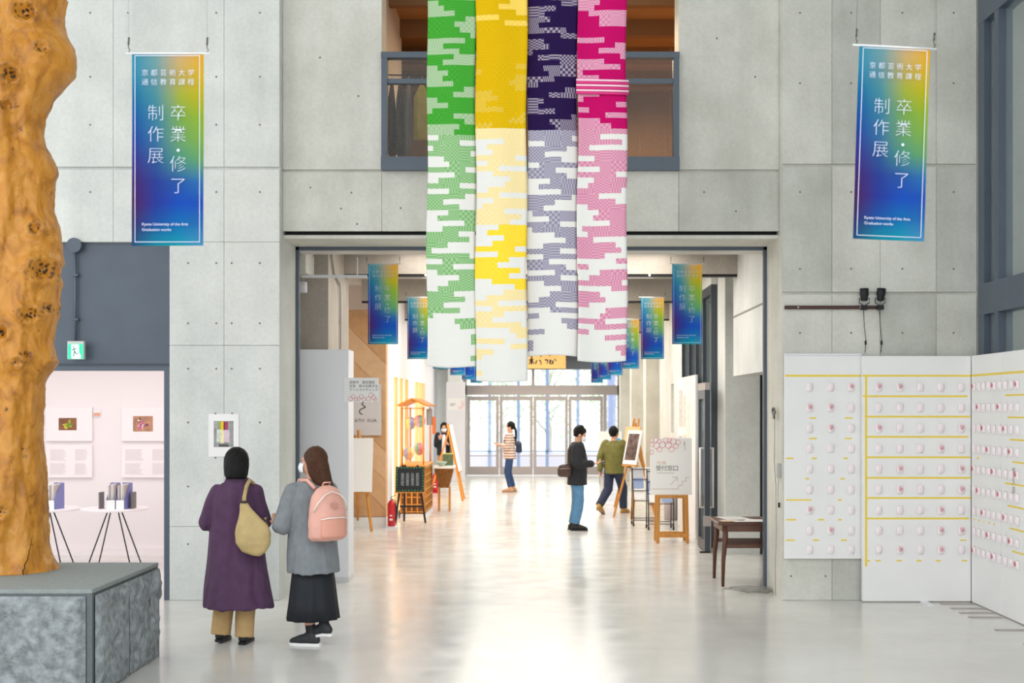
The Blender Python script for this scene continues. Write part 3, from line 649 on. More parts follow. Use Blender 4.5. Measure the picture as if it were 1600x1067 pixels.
def build_trunk():
    base = Vector((TX, TY, PH+.001)); k = TY/FPX; nth = 128; ys = [900-4*i for i in range(291)]
    v = []; knot = []; f = []
    cs = [(Vector((X_(a, TY-.25), 0, Z_(b_, TY-.25))), c*k, dpt) for a, b_, c, dpt in burl]
    for yy in ys:
        z = Z_(yy, TY)-(Z_(900, TY)-PH-.001) if yy == 900 else max(PH+.002, Z_(yy, TY))
        R = X_(prof_r(yy), TY)-TX
        Rs = .34+.45*(R-.34)
        for j in range(nth):
            th = 2*PI*j/nth; wgt = max(0, math.cos(th))**3
            d = Vector((math.cos(th), math.sin(th), 0))
            q = Rs*(1-wgt)+R*wgt
            nn = Vector((d.x*1.4, d.y*1.4, z*1.1)); q += (1-wgt)*(.07*noise.noise(nn*1.6)+.03*noise.noise(nn*4))+.010*noise.noise(nn*9)+.006*noise.noise(nn*19)+.004*noise.noise(nn*38)
            if yy > 840: q += (1-wgt)*.05*(yy-840)/60
            p = base*1; p.z = z; p = Vector((TX+d.x*q, TY+d.y*q*.92, z)); kn = 0
            if d.y < .35:
                for c, rr, dp in cs:
                    e = math.hypot(p.x-c.x, p.z-c.z)/rr
                    if e < 2.0:
                        g = math.exp(-((e-1.05)/.45)**2); h_ = math.exp(-(e/.6)**2)
                        p += Vector((d.x*.3, -1 if d.y < -.1 else d.y, 0))*(dp*.9*g-dp*1.1*h_)
                        kn = max(kn, min(1, 1.25*math.exp(-(e/.85)**2)))
            v.append(p-base); knot.append(kn)
    for i in range(len(ys)-1):
        for j in range(nth):
            a = i*nth+j; b_ = i*nth+(j+1) % nth; f.append((a, b_, b_+nth, a+nth))
    f.append(tuple(range(nth-1, -1, -1))); f.append(tuple((len(ys)-1)*nth+j for j in range(nth)))
    me = bpy.data.meshes.new('tree_trunk_sculpture'); me.from_pydata(v, [], f); at = me.attributes.new('knot', 'FLOAT', 'POINT'); at.data.foreach_set('value', knot)
    me.polygons.foreach_set('use_smooth', [True]*len(me.polygons)); me.update()
    o = obj('tree_trunk_sculpture', me, trunk_mat()); o.location = base
    tag(o, 'polished golden burl tree trunk with knots standing on granite pedestal', 'sculpture')
    ck = MB(); x0 = X_(31, TY-.36)-base.x; pts = []
    for i in range(2, 17):
        row = v[i*nth:(i+1)*nth]; q = min((p for p in row if p.y < 0), key=lambda p: abs(p.x-x0-.0006*i)); pts.append((q.x, q.y-.0015, q.z))
    ck.tube(pts, .0045, 5, .0015); ck.build('crack', mat('crack_dark', '#2a190c', .9), o)
build_trunk()

# ------------------------------------------------------------------ white partitions with yellow tape, right side
M_tape = mat('yellow_tape', '#ecd04e', .6)
PA = thing('hung_white_panel', (X_(1286.5, 12.95), 12.95, Z_(873, 12.95)), 'white panel with short yellow tape dashes hung on the concrete pier', 'panel', None)
PB = thing('white_partition', (X_(1433, 12.87), 12.87, 0), 'white partition marked with a full yellow tape grid standing on the floor', 'partition')
def loc_box(t, name, m, x0, x1, y0, y1, z0, z1, bevel=0):
    L0 = t.location; return B(x0-L0.x, x1-L0.x, y0-L0.y, y1-L0.y, z0-L0.z, z1-L0.z).build(name, m, t, bevel=bevel)
loc_box(PA, 'board', M_white, X_(1226, 12.95), X_(1347, 12.95), 12.95, 12.99, Z_(873, 12.95), Z_(555, 12.95), .003)
loc_box(PA, 'top_cap', M_whitecool, X_(1226, 12.95), X_(1346, 12.95), 12.94, 12.995, Z_(555, 12.95), Z_(552.5, 12.95))
loc_box(PB, 'board', M_white, X_(1348, 12.87), X_(1517.5, 12.87), 12.87, 12.93, 0.01, Z_(556, 12.87), .003)
loc_box(PB, 'base_rail', mat('rail_dark', '#8f8a80', .6), X_(1348, 12.87), X_(1517, 12.87), 12.875, 12.925, 0, .012)
loc_box(PB, 'foot_plate', M_whitecool, X_(1441, 12.8), X_(1452, 12.8), 12.62, 12.87, 0, .012)
def tape(t, d, x0, x1, y, w=3.4): loc_box(t, 'tape_strip', M_tape, X_(x0, d), X_(x1, d), d-.0012, d, Z_(y+w/2, d), Z_(y-w/2, d))
tape(PA, 12.95, 1227, 1346, 587)
for y, xs in ((653, ((1265, 1275), (1320, 1332))), (685, ((1264, 1276), (1320, 1331))), (716, ((1228, 1240), (1268, 1276), (1318, 1325))), (748, ((1258, 1264), (1313, 1320))), (781, ((1228, 1268), (1309, 1315))), (812, ((1228, 1244), (1278, 1288), (1309, 1315))), (844, ((1228, 1242), (1270, 1280), (1314, 1323)))):
    for a, b in xs: tape(PA, 12.95, a, b, y, 2.4)
for y, a, b in ((587, 1348, 1517), (619, 1348, 1512), (651, 1351, 1516), (682.5, 1352, 1513), (714.5, 1352, 1516), (746.5, 1352, 1516), (778, 1352, 1517), (810, 1352, 1514)): tape(PB, 12.87, a, b, y, 3)
for a in (1351, 1368, 1401, 1432, 1462, 1503): tape(PB, 12.87, a, a+8, 876, 2.4)
tape(PB, 12.87, 1500, 1510, 844, 2)
d = 12.87; loc_box(PB, 'tape_strip', M_tape, X_(1351.5, d), X_(1355, d), d-.0016, d, Z_(885, d), Z_(585, d))
SX = 4.36; HZ = Z_(556, 12.87)
for k, (ya, yb, lab) in enumerate(((12.04, 12.86, 'white partition standing at a right angle to the taped grid partition'), (11.2, 12.035, 'white side partition with handwritten vertical characters and yellow tape'), (10.35, 11.195, 'white side partition farthest from the concrete pier'))):
    t = thing('white_partition', (SX+.02, (ya+yb)/2, 0), lab, 'partition')
    loc_box(t, 'board', M_white, SX, SX+.04, ya, yb, 0.01, HZ, .002)
    loc_box(t, 'base_rail', mat('rail_dark', '#8f8a80', .6), SX+.004, SX+.036, ya, yb, 0, .012)
    loc_box(t, 'tape_strip', M_tape, SX-.0012, SX, ya, yb, 2.268, 2.29)
    for i in range(8):
        z = Z_(619+31.8*i, 12.87)
        if k == 0: segs = [(yb-.12-.1*((i*3) % 4), yb-.05-.1*((i*3) % 4))] if i in (3, 6) else []
        else: segs = [(ya, yb-.1-.06*(i % 4))]
        if i == 6 and k == 0: segs = [(yb-.1*(q+1)-.04*q, yb-.06-.1*q-.04*q) for q in range(5)]
        for a, b in segs: loc_box(t, 'tape_strip', M_tape, SX-.0012, SX, a, b, z-.008, z+.008)
    for yy in ((12.75, 12.46, 12.19), (11.93, 11.24), (10.57,))[k]:
        loc_box(t, 'foot_plate', M_chrome, SX-.34, SX, yy-.03, yy+.03, 0, .008)
    if k == 1:
        yw = SX*FPX/(1584-VX); mk = mat('marker_ink', '#8a5f72', .8); L0 = t.location
        for ch, zz in (('題', 738), ('人', 753), ('串', 767)):
            me = text_mesh(ch, .085, -.001); me.transform(Matrix.Rotation(-PI/2, 4, 'Z')); me.transform(T(SX-.001-L0.x, yw-L0.y, Z_(zz, yw)))
            obj('character', me, mk, t)
tagm = MB(); n = 8
ringsT = []
for z, bul, w in ((.0, .018, .030), (-.025, .028, .036), (-.055, .026, .034), (-.08, .010, .028)):
    ringsT.append([(w*math.cos(PI*k/n), -bul*math.sin(PI*k/n)-.001, z) for k in range(n+1)]+[(w*math.cos(PI*k/n)*.9, -(bul-.002)*math.sin(PI*k/n)-.0005, z+.0005) for k in range(n, -1, -1)])
tagm.loft(ringsT, cap=False); tag_me = tagm.mesh('paper_pocket', True)
M_pink = mat('pale_pink_paper', '#f1e6e8', .7); M_pinkh = mat('pink_slip', '#f6e9ea', .7)
slip = B(-.018, .018, -.016, -.012, -.05, .008).mesh('slip')
rr = MB()
for (cx, cz, r) in ((-.006, -.02, .014), (.010, -.03, .011), (-.002, -.042, .009)):
    pts = ring_pts(cx, cz, r, 10)
    for a, b in zip(pts[:-1], pts[1:]): rr.bar((a[0], -.0285, a[1]), (b[0], -.0285, b[1]), .0035, .003)
ring_me = rr.mesh('red_rings')
def paper_tag(loc, rz, red, label, group):
    t = thing('paper_pocket', loc, label, 'paper tag', group, rz)
    obj('pocket', tag_me, M_pink, t); obj('slip', slip, M_pinkh, t)
    if red: o = obj('red_print', ring_me, mat('red_print_dark', '#cf4a58', .7), t)
rowsy = (599, 631, 663, 695, 727, 759, 791, 823, 853)
redA = {(2, 0), (0, 1), (1, 1), (1, 2), (0, 6), (1, 7)}
redB = {(0, 0), (1, 0), (0, 2), (4, 2), (3, 3), (1, 4), (4, 4), (1, 5), (4, 5), (3, 6), (3, 7), (4, 7), (1, 8), (3, 8)}
ORD = ['first', 'second', 'third', 'fourth', 'fifth', 'sixth', 'seventh', 'eighth', 'ninth']
def tag_label(red, where, i, j, mark): return ('red-printed' if red else 'plain')+' pink pocket on %s, %s row down, %s from the %s' % (where, ORD[j], ORD[i], mark)
for j, y in enumerate(rowsy):
    for i, x in enumerate((1265, 1298, 1330)):
        r = (i, j) in redA
        paper_tag(px(x, y, 12.949), 0, r, tag_label(r, 'hung panel', i, j, 'portal'), 'paper pockets on the hung panel')
    for i, x in enumerate((1373, 1406, 1438, 1470, 1502)):
        r = (i, j) in redB
        paper_tag(px(x, y, 12.868), 0, r, tag_label(r, 'grid partition', i, j, 'vertical tape'), 'paper pockets on the grid partition')
    for i, x in enumerate((1523, 1530.5, 1538, 1546, 1554, 1563, 1572, 1581, 1590.5)):
        yy = (SX-.001)*FPX/(x-VX); r = (i*5+j*3) % 4 == 0
        paper_tag((SX-.001, yy, Z_(y, 12.87)), -PI/2, r, tag_label(r, 'side partition', i, j, 'corner'), 'paper pockets on the side partitions')

# rail with two spotlights, cables
t = thing('spotlight_rail', (3.0, 12.985, Z_(480.5, 13)), 'dark brown rail fixed across the concrete pier above white panels', 'rail')
B(-.495, .51, -.02, .013, -.018, .018).build('rail', mat('rail_brown', '#4a2f2a', .5, .3), t, bevel=.003)
for x in (-.36, .27): MB().ell((x, -.021, 0), (.012, .006, .012), 8).build('bolt', M_chrome, t, True)
for k, (xp, lean, lab) in enumerate(((1350, 0, 'black spotlight aimed straight up, clamped to the brown rail'), (1375, .1, 'black spotlight tilted outward at the end of the brown rail'))):
    t = thing('spotlight', (X_(xp, 12.93), 12.92, Z_(470, 12.92)), lab, 'spotlight', 'spotlights on the rail')
    M = T(0, 0, 0) @ Matrix.Rotation(lean, 4, 'Y')
    mb = MB().lathe((0, 0, 0), [(.028, 0), (.038, .01), (.038, .05), (.043, .055), (.045, .125), (.040, .125), (.036, .11)], 18); mb.v = [tuple(M @ Vector(p)) for p in mb.v]; mb.build('lamp_body', M_black, t, True)
    mb = MB().lathe((0, 0, 0), [(.001, .113), (.038, .113), (.038, .116), (.001, .117)], 18); mb.v = [tuple(M @ Vector(p)) for p in mb.v]; mb.build('lens', mat('lens_white', '#f2f4f6', .2), t, True)
    MB().tube([(-.05, 0, .03), (-.05, 0, -.02), (0, 0, -.05), (.05, 0, -.02), (.05, 0, .03)], .005, 6).build('yoke', M_black, t, True)
    B(-.03, .03, -.02, .03, -.09, -.045).build('clamp', M_black, t)
    MB().tube([(0, .03, -.08), (.01, .04, -.25), (.03, .05, -.4), (.02, .05, -.52)], .0035, 5).build('cable', M_black, t, True)
    B(.018, .034, .038, .056, -.44, -.40).build('inline_switch', M_black, t)
M_cab = mat('grey_cable', '#8f8c86', .6)
t = thing('cable_bundle', (2.47, 13.24, 1.9), 'tangled grey cable bundle tied against the portal reveal', 'cable')
mb = MB(); rg = random.Random(3)
for k in range(7):
    r = .035+.02*rg.random(); a = rg.random()*3; pts = []
    for q in range(17): th = 2*PI*q/16; pts.append((-.012-.025*abs(math.sin(th+a)), r*math.cos(th), r*1.1*math.sin(th+a*.3)))
    MB().tube(pts, .004, 5).build('cable_loop', M_cab if k % 2 else mat('dark_cable', '#4b4742', .6), t, True)
MB().tube([(-.012, .02, -.03), (-.012, .05, -.5), (-.012, -.03, -.75), (-.012, -.06, -1.2), (-.012, .0, -1.6), (-.012, -.02, -1.88)], .0035, 5).build('hanging_cable', M_cab, t, True)
t = thing('socket_box', (2.483, 13.08, 1.30), 'small grey socket box on the portal reveal', 'socket box')
B(-.035, 0, -.04, .04, -.06, .09).build('box', mat('box_grey', '#a9aaa6', .5), t, bevel=.004)
MB().tube([(-.02, 0, -.06), (-.02, .04, -.2), (-.03, -.03, -.32), (-.02, .03, -.22)], .003, 5).build('plug_cable', M_cab, t, True)
B(-.032, -.012, -.045, -.02, -.36, -.31).build('plug', M_black, t)
t = thing('floor_cable_coil', (2.33, 13.55, 0), 'loose coil of grey cable lying on the floor by the table', 'cable')
for k in range(5):
    r = .1+.035*k; pts = [(r*1.3*math.cos(2*PI*q/20+k)-.03*k*(k % 2), r*.6*math.sin(2*PI*q/20+k), .008+.010*k+.004*math.sin(q)) for q in range(21)]
    pts = [(min(p[0], .135), p[1], p[2]) for p in pts]
    MB().tube(pts, .004, 5).build('cable_loop', M_cab, t, True)

# ------------------------------------------------------------------ walnut table with papers
t = thing('walnut_table', (2.66, 14.36, 0), 'dark walnut table with curved legs half hidden behind the portal', 'table')
B(-.69, .69, -.39, .39, .675, .705).build('tabletop', M_brownwood, t, bevel=.006)
MB().box(-.62, .62, -.355, -.33, .60, .675).box(-.62, .62, .33, .355, .60, .675).box(-.64, -.61, -.34, .34, .60, .675).box(.61, .64, -.34, .34, .60, .675).build('apron', M_brownwood, t)
for sx in (-1, 1):
    for sy in (-1, 1):
        pts = [(sx*.60, sy*.33, .66), (sx*.605, sy*.335, .5), (sx*.625, sy*.34, .3), (sx*.632, sy*.345, .0)]
        MB().loft([[(p[0]+.024*s*math.cos(2*PI*k/10), p[1]+.024*s*math.sin(2*PI*k/10), p[2]) for k in range(10)] for p, s in zip(pts, (1.3, 1.25, 1.0, .72))]).build('leg', M_brownwood, t, True)
MB().box(-.6, .6, -.35, -.32, .42, .46).build('stretcher', M_brownwood, t); MB().box(-.6, .6, .32, .35, .42, .46).build('stretcher', M_brownwood, t)
for q in range(7): B(-.58, .58, -.3+q*.09, -.3+q*.09+.03, .445, .46).build('shelf_slat', M_brownwood, t)
pap = [mat('newsprint', '#d5d5d3', .8, var=.15, vscale=20), M_paper, mat('flyer_warm', '#d9bda6', .8, var=.2, vscale=14), mat('flyer_grey', '#bfc1c4', .7, var=.2, vscale=18)]
pn = ['printed newspaper sheet on the walnut table', 'blank white sheet overlapping papers on the walnut table', 'tan coloured flyer at the corner of the walnut table', 'grey printed flyer lying on the walnut table', 'curled white sheet hanging over the walnut table edge']
for k, (x, y, a, w, h) in enumerate(((2.22, 14.5, .2, .3, .42), (2.45, 14.2, -.3, .3, .21), (2.12, 14.12, .1, .21, .2), (2.75, 14.4, .5, .3, .4), (2.35, 14.02, .05, .42, .16))):
    t = B(-w/2, w/2, -h/2, h/2, 0, .0015).build('paper_sheet', pap[k % 4]); t.location = (x, y, .7065+.0018*k); t.rotation_euler = (0, 0, a); tag(t, pn[k], 'paper', 'papers on the walnut table')

# ------------------------------------------------------------------ reception sign on wooden stand
SY = 18.5
t = thing('wooden_sign_stand', (X_(1051, SY), SY, 0), 'light oak stool-like stand carrying the reception board', 'stand')
for x in (-.215, .215):
    for y in (-.0, .38): MB().bar((x, y, 0), (x*.93, y*.9+.01, .70), .045).build('leg', M_wood, t)
MB().bar((-.21, 0, .11), (.21, 0, .11), .035, .05).build('rail', M_wood, t); MB().bar((-.21, .38, .11), (.21, .38, .11), .035, .05).build('rail', M_wood, t)
MB().bar((-.21, 0, .675), (.21, 0, .675), .03, .045).build('rail', M_wood, t)
t = thing('reception_sign', (X_(1048.5, SY), SY, .70), 'white reception board with red ring pattern and stair arrow on wooden stand', 'sign')
bw, bh = .60, .825
bd = B(-bw/2, bw/2, .0, .03, 0, bh).build('board', M_paper, t, bevel=.003)
def sp_(x, y): return (-bw/2+(x-62)/715*bw, bh-(y-92)/910*bh)   # crop pixels to board
for k, (x, y, r) in enumerate(((80, 130, 42), (160, 120, 46), (90, 200, 40), (170, 218, 52), (220, 275, 44), (270, 205, 50), (335, 130, 46), (375, 215, 52), (425, 275, 46), (455, 150, 50), (540, 165, 42), (500, 225, 42), (390, 130, 40), (215, 150, 36), (75, 320, 42))):
    c = sp_(x, y); rr_ = r/715*bw; P = [(max(-bw/2+.002, min(bw/2, p[0])), min(bh-.002, p[1])) for p in ring_pts(c[0], c[1], rr_, 20)]
    stroke_mesh([P], .0055, -.0012).build('red_ring', M_red, bd)
letter([('中2階', .055, sp_(170, 0)[0], -.001, sp_(0, 495)[1], 'LEFT', 0)], 'small_heading', mat('ink_tan', '#d8b89a', .8), bd)
for k, ch in enumerate('受付窓口'): letter([(ch, .085, sp_(205+98*k, 0)[0], -.001, sp_(0, 583)[1], 'CENTER', 0)], 'character', M_ink, bd)
stroke_mesh([[sp_(175, 652), sp_(470, 652)]], .006, -.001).build('underline', mat('ink_light', '#9a9a9e', .8), bd)
M_tan = mat('line_tan', '#c9b7ac', .8)
stroke_mesh([[sp_(410, 840), sp_(525, 722)], [sp_(440, 720), sp_(528, 720)], [sp_(528, 720), sp_(528, 790)]], .008, -.001).build('arrow', M_tan, bd)
stroke_mesh([[sp_(80, 908), sp_(548, 908)], [sp_(548, 908), sp_(548, 850)], [sp_(548, 850), sp_(612, 850)], [sp_(612, 850), sp_(612, 786)], [sp_(612, 786), sp_(676, 786)], [sp_(676, 786), sp_(676, 722)], [sp_(676, 722), sp_(735, 722)]], .007, -.001).build('stair_line', M_tan, bd)
stroke_mesh([[sp_(655, 150), sp_(655, 290)], [sp_(640, 150), sp_(640, 215)]], .006, -.001).build('side_note', mat('ink_light', '#9a9a9e', .8), bd)

# ------------------------------------------------------------------ display board, glass door leaf, racks, easels on the right
t = thing('display_board', (2.36, 20.2, 0), 'tall white display board with posters standing along the glazing', 'display board')
B(-.02, .02, -1.2, 1.2, 0, 2.45).build('board', M_white, t, bevel=.004)
for k, (y, z, w, h, c) in enumerate(((.75, 1.95, .5, .6, '#cfc9c6'), (.2, 1.9, .35, .5, '#e3d6c9'), (.75, 1.2, .45, .6, '#b9b6b8'), (.15, 1.25, .4, .55, '#d5cdbd'), (-.35, 1.6, .3, .9, '#f0ead0'))):
    B(-.024, -.02, y-w/2, y+w/2, z-h/2, z+h/2).build('poster', mat('poster_%d' % k, c, .7, var=.3, vscale=5, stretch=(1, 3, 3)), t)
t = thing('glass_door_leaf', (2.29, 17.65, 0), 'open steel-framed glass door leaf with long white pull handles', 'door')
MB().box(-.035, .035, -.39, -.29, .02, 2.2).box(-.03, .03, .31, .40, .02, 2.2).box(-.03, .03, -.29, .31, 2.08, 2.2).box(-.03, .03, -.29, .31, .02, .16).build('frame', M_darksteel, t)
B(-.005, .005, -.29, .31, .16, 2.08).build('pane', M_glassdark, t)
B(-.03, .03, -.385, .395, 2.2, 2.3).build('top_rail', M_chrome, t)
for s in (-1, 1):
    h = MB().tube([(s*.085, -.30, .60), (s*.085, -.30, 1.42)], .016, 8).build('pull_handle', mat('handle_white', '#e9e2e0', .35), t, True)
    for z in (.61, 1.41): MB().tube([(s*.03, -.30, z), (s*.085, -.30, z)], .012, 6).build('bracket', mat('handle_white', '#e9e2e0', .35), h, True)
B(-.05, .05, -.40, -.36, .36, .50).build('lock', M_chrome, t); B(-.1, .04, -.39, -.33, 0, .02).build('floor_stop', M_black, t)

def easel(loc, rz, label, hgt=1.5, bwid=.6, bhei=.85, bz=.7, wood=None, board=None, art=None, spread=.32, group=None):
    wood = wood or M_wood; t = thing('easel', loc, label, 'easel', group, rz); tilt = .20*hgt/1.5
    for s in (-1, 1): MB().bar((s*spread, -.25, 0), (s*.06, tilt*.4, hgt), .035).build('leg', wood, t)
    MB().bar((0, .5, 0), (0, .05, hgt*.95), .035).build('rear_leg', wood, t)
    def yz(z): return -.25+(tilt*.4+.25)*z/hgt-.035
    MB().bar((-spread*.85, yz(bz)+.0, bz-.02), (spread*.85, yz(bz), bz-.02), .07, .025).build('ledge', wood, t)
    M = Matrix.Translation((0, yz(bz)-.02, bz)) @ Matrix.Rotation(-math.atan2(tilt*.4+.25, hgt), 4, 'X')
    t2 = MB().box(-bwid/2, bwid/2, -.012, .012, 0, bhei, M).build('board', board or M_paper, t)
    if art: MB().box(-bwid*.4, bwid*.4, -.0145, -.012, bhei*.12, bhei*.9, M).build('print', art, t2)
    return t
art1 = mat('photo_dark', '#5d4a48', .6, var=.9, vscale=9); art2 = mat('photo_mauve', '#c9a9b4', .6, var=.5, vscale=8)
easel((X_(990, 22.9), 22.9, 0), -1.0, 'oak easel with a dark photograph board by the concrete pillar', 1.45, .40, .62, .95, art=art1, spread=.26, group='easels in the corridor')
easel((X_(985, 26.0), 25.2, 0), -.9, 'oak easel with a cream canvas farther behind the photograph easel', 1.75, .42, .7, .9, board=mat('cream_canvas', '#d9b987', .7), spread=.28, group='easels in the corridor')
easel((X_(706, 27.3), 27.3, 0), PI/2, 'large oak easel turned sideways showing its white board edge', 1.62, .7, 1.0, .62, group='easels in the corridor')
easel((-2.95, 20.55, 0), 0, 'oak easel with a white board half hidden behind the white box wall', 1.6, .62, .87, .62, group='easels in the corridor')
def rack(loc, label):
    t = thing('brochure_rack', loc, label, 'rack', 'wheeled brochure racks'); m = mat('rack_wire', '#3a3d44', .4, .6)
    for s in (-1, 1):
        MB().tube([(s*.2, .2, .06), (s*.2, -.2, .06), (s*.2, -.2, .42), (s*.2, .12, .95), (s*.2, .2, .06)], .010, 6).build('side_frame', m, t, True)
    for k, (y, z) in enumerate(((-.2, .42), (-.1, .58), (0, .76), (.1, .93), (-.2, .1), (.2, .1))): MB().tube([(-.2, y, z), (.2, y, z)], .008, 6).build('cross_bar', m, t, True)
    for k, (y, z) in enumerate(((-.16, .44), (-.06, .61), (.04, .78))):
        M = Matrix.Translation((0, y, z)) @ Matrix.Rotation(-.55, 4, 'X')
        for q in (-.1, .1): MB().box(q-.085, q+.085, -.01, .004, 0, .2, M).build('brochure', [M_paper, mat('broch_blue', '#8ea2c8', .5), mat('broch_grey', '#b9bcc4', .5)][(k+int(q > 0)) % 3], t)
    for sx in (-1, 1):
        for sy in (-1, 1): MB().tube([(sx*.2-.012, sy*.2, .03), (sx*.2+.012, sy*.2, .03)], .03, 10).build('caster', M_black, t, True)
rack((X_(1004, 21.2)+.05, 21.4, 0), 'black wire brochure rack on casters left of the reception stand legs')
rack((X_(1030, 20.6)+.02, 20.7, 0), 'black wire brochure rack on casters directly behind the reception board')
t = thing('bin', (X_(1048, 22.4), 22.4, 0), 'slim grey cylindrical bin behind the reception board', 'bin')
MB().lathe((0, 0, 0), [(.11, 0), (.12, .02), (.12, .72)], 20).build('body', mat('bin_grey', '#b3a7a6', .5), t, True)
MB().lathe((0, 0, .72), [(.125, 0), (.125, .03), (.09, .05)], 20).build('lid', mat('bin_lid', '#8d8686', .5), t, True)
t = thing('notice_board', (X_(953, 33), 33, 0), 'white notice board with pink and blue labels behind the walking man', 'notice board')
nb_ = B(-.3, .3, -.015, .015, .72, 1.36).build('board', M_paper, t)
B(-.2, -.02, -.018, -.015, 1.0, 1.05).build('headline', M_ink, nb_); B(-.24, -.06, -.018, -.015, .84, .89).build('pink_label', mat('label_pink', '#e59ac0', .6), nb_); B(.08, .26, -.018, -.015, 1.12, 1.18).build('blue_label', mat('label_blue', '#4aa6d8', .6), nb_)
for s in (-1, 1): B(s*.26-.015, s*.26+.015, 0, .03, 0, .72).build('leg', M_chrome, t)

# ------------------------------------------------------------------ left corridor things
t = thing('white_box_wall', (-2.42, 14.55, 0), 'freestanding white box wall just inside the portal', 'partition')
B(-.3, .3, -.2, .2, .0, 2.61).build('panel', M_whitecool, t, bevel=.004); B(-.302, .302, -.202, .202, 0, .06).build('plinth', mat('plinth', '#d6d4d6', .6), t)
t = thing('department_sign', (X_(564.5, 14.33), 14.335, Z_(609, 14.33)), 'white card sign with red rings and three text lines on the box wall', 'sign')
sb = B(-.195, .195, -.004, .004, -.135, .135).build('card', M_paper, t)
for k, s_ in enumerate(('芸術学　歴史遺産', '文芸　和の伝統文化', 'アートライティング')): letter([(s_, .036, -.135, -.0048, .082-.042*k, 'LEFT', 0)], 'text_line', M_ink, sb)['kind'] = 'stuff'
for k, (x, z, r) in enumerate(((-.12, -.1, .022), (-.09, -.075, .022), (-.06, -.105, .02), (-.03, -.1, .02), (.0, -.075, .024), (.03, -.105, .02), (.08, -.1, .024), (.11, -.06, .026), (.14, -.085, .026), (.16, -.11, .02))):
    stroke_mesh([[(p[0], max(-.134, p[1])) for p in ring_pts(x, z, r, 14)]], .004, -.0048).build('red_ring', M_red, sb)
t = thing('shop_poster', (-2.98, 20.98, Z_(640, 20.98)), 'grey poster with a squiggle and block capitals on the timber wall', 'poster')
sb = B(-.42, .42, -.01, .01, -.42, .42).build('sheet', mat('poster_grey', '#d9d5d6', .7), t)
stroke_mesh([[(.15, .16), (.10, .09), (.16, .04), (.07, .0), (.06, -.05), (.11, -.08)]], .016, -.012).build('squiggle', M_black, sb)
for k, ch in enumerate('EATH KUA'):
    if ch != ' ': letter([(ch, .078, -.045+.052*k, -.012, -.18, 'CENTER', 0)], 'letter', M_ink, sb)
# track and spotlight, conduit
t = thing('lighting_track', (-2.30, 14.55, 3.45), 'white lighting track bar below the ceiling by the concrete column', 'lighting track')
MB().bar((-.38, 0, 0), (.36, 0, 0), .035, .03).build('bar', M_whitecool, t); MB().tube([(-.25, 0, .015), (-.25, 0, .22)], .008, 6).build('stem', M_whitecool, t); MB().tube([(.25, 0, .015), (.25, 0, .22)], .008, 6).build('stem', M_whitecool, t)
t = thing('track_spotlight', (-2.66, 14.55, 3.435), 'small white cylinder spotlight hanging from the lighting track', 'spotlight')
MB().cyl((0, 0, -.17), .04, .12, 16).build('lamp_body', M_whitecool, t, True); MB().tube([(0, 0, -.06), (0, 0, 0)], .008, 6).build('stem', M_chrome, t)
t = thing('conduit', (-2.40, 15.6, 2.6), 'thin grey conduit pipe running up the concrete column side', 'conduit')
MB().tube([(0, 0, -2.5), (0, 0, .75), (0, -.08, .86), (-.0, -.5, .95), (0, -.75, 1.2)], .012, 8).build('pipe', mat('pipe_grey', '#9a9894', .5), t, True)
for z in (-.5, .4): B(-.018, .015, -.03, .03, z, z+.02).build('clip', M_chrome, t)
# fire extinguishers
def extinguisher(loc, label):
    t = thing('fire_extinguisher', loc, label, 'extinguisher', 'fire extinguishers')
    MB().lathe((0, 0, .03), [(.05, 0), (.065, .015), (.065, .36), (.05, .40), (.02, .43)], 18).build('tank', mat('extinguisher_red', '#d0202a', .3), t, True)
    MB().cyl((0, 0, .45), .018, .04, 10).build('valve', M_chrome, t, True); MB().bar((-.01, 0, .5), (.07, 0, .54), .02, .012).build('handle', M_black, t)
    MB().tube([(.02, 0, .47), (.07, -.02, .44), (.075, -.02, .25), (.072, -.02, .12)], .009, 6).build('hose', M_black, t, True)
    B(-.025, .025, -.068, -.064, .13, .16).build('label_plate', M_paper, t); B(-.02, .02, -.068, -.064, .20, .22).build('label_plate', M_paper, t)
    B(-.09, .11, -.1, .09, 0, .03).build('base', M_whitecool if 'timber' in label else mat('base_red', '#d8303a', .4), t)
extinguisher((-2.38, 20.85, 0), 'red fire extinguisher on a white base at the timber wall corner')
extinguisher((-2.36, 29.5, 0), 'red fire extinguisher on a red base behind the stall')
# chalkboard easel
t = thing('chalkboard_easel', (X_(640, 21.8), 21.8, 0), 'black-legged easel with a leaf-bordered chalkboard before the stall', 'chalkboard')
for x0, x1, y0 in ((-.24, -.13, .0), (.27, .12, .0), (-.13, -.09, .35)): MB().bar((x0, y0, 0), (x1, .12, .98), .035).build('leg', M_black, t)
MB().bar((-.17, .03, .28), (.21, .03, .28), .03).build('cross_bar', M_black, t)
M = Matrix.Translation((0, .02, .53)) @ Matrix.Rotation(-.2, 4, 'X')
cb_ = MB().box(-.245, .245, -.015, .015, 0, .43, M).build('board', mat('chalk_black', '#23282b', .8), t)
for k in range(34):
    u = k/34*4; e = u % 1
    x, z = ((-.225+.45*e, .02), (.225, .02+.39*e), (.225-.45*e, .41), (-.225, .41-.39*e))[int(u)]
    MB().ell((x, -.018, z), (.016, .004, .011), 6, M).build('leaf_mark', [mat('leaf_green', '#3f9a5a', .7), mat('leaf_teal', '#2f7d6a', .7)][k % 2], cb_)
for k in range(4): MB().box(-.15+.085*k, -.10+.085*k, -.0165, -.015, .10, .32, M).build('chalk_column', mat('chalk', '#6f7578', .9, var=.6, vscale=40), cb_)
MB().bar((-.25, -.01, .52), (.25, -.01, .52), .06, .02).build('ledge', M_wood, t)
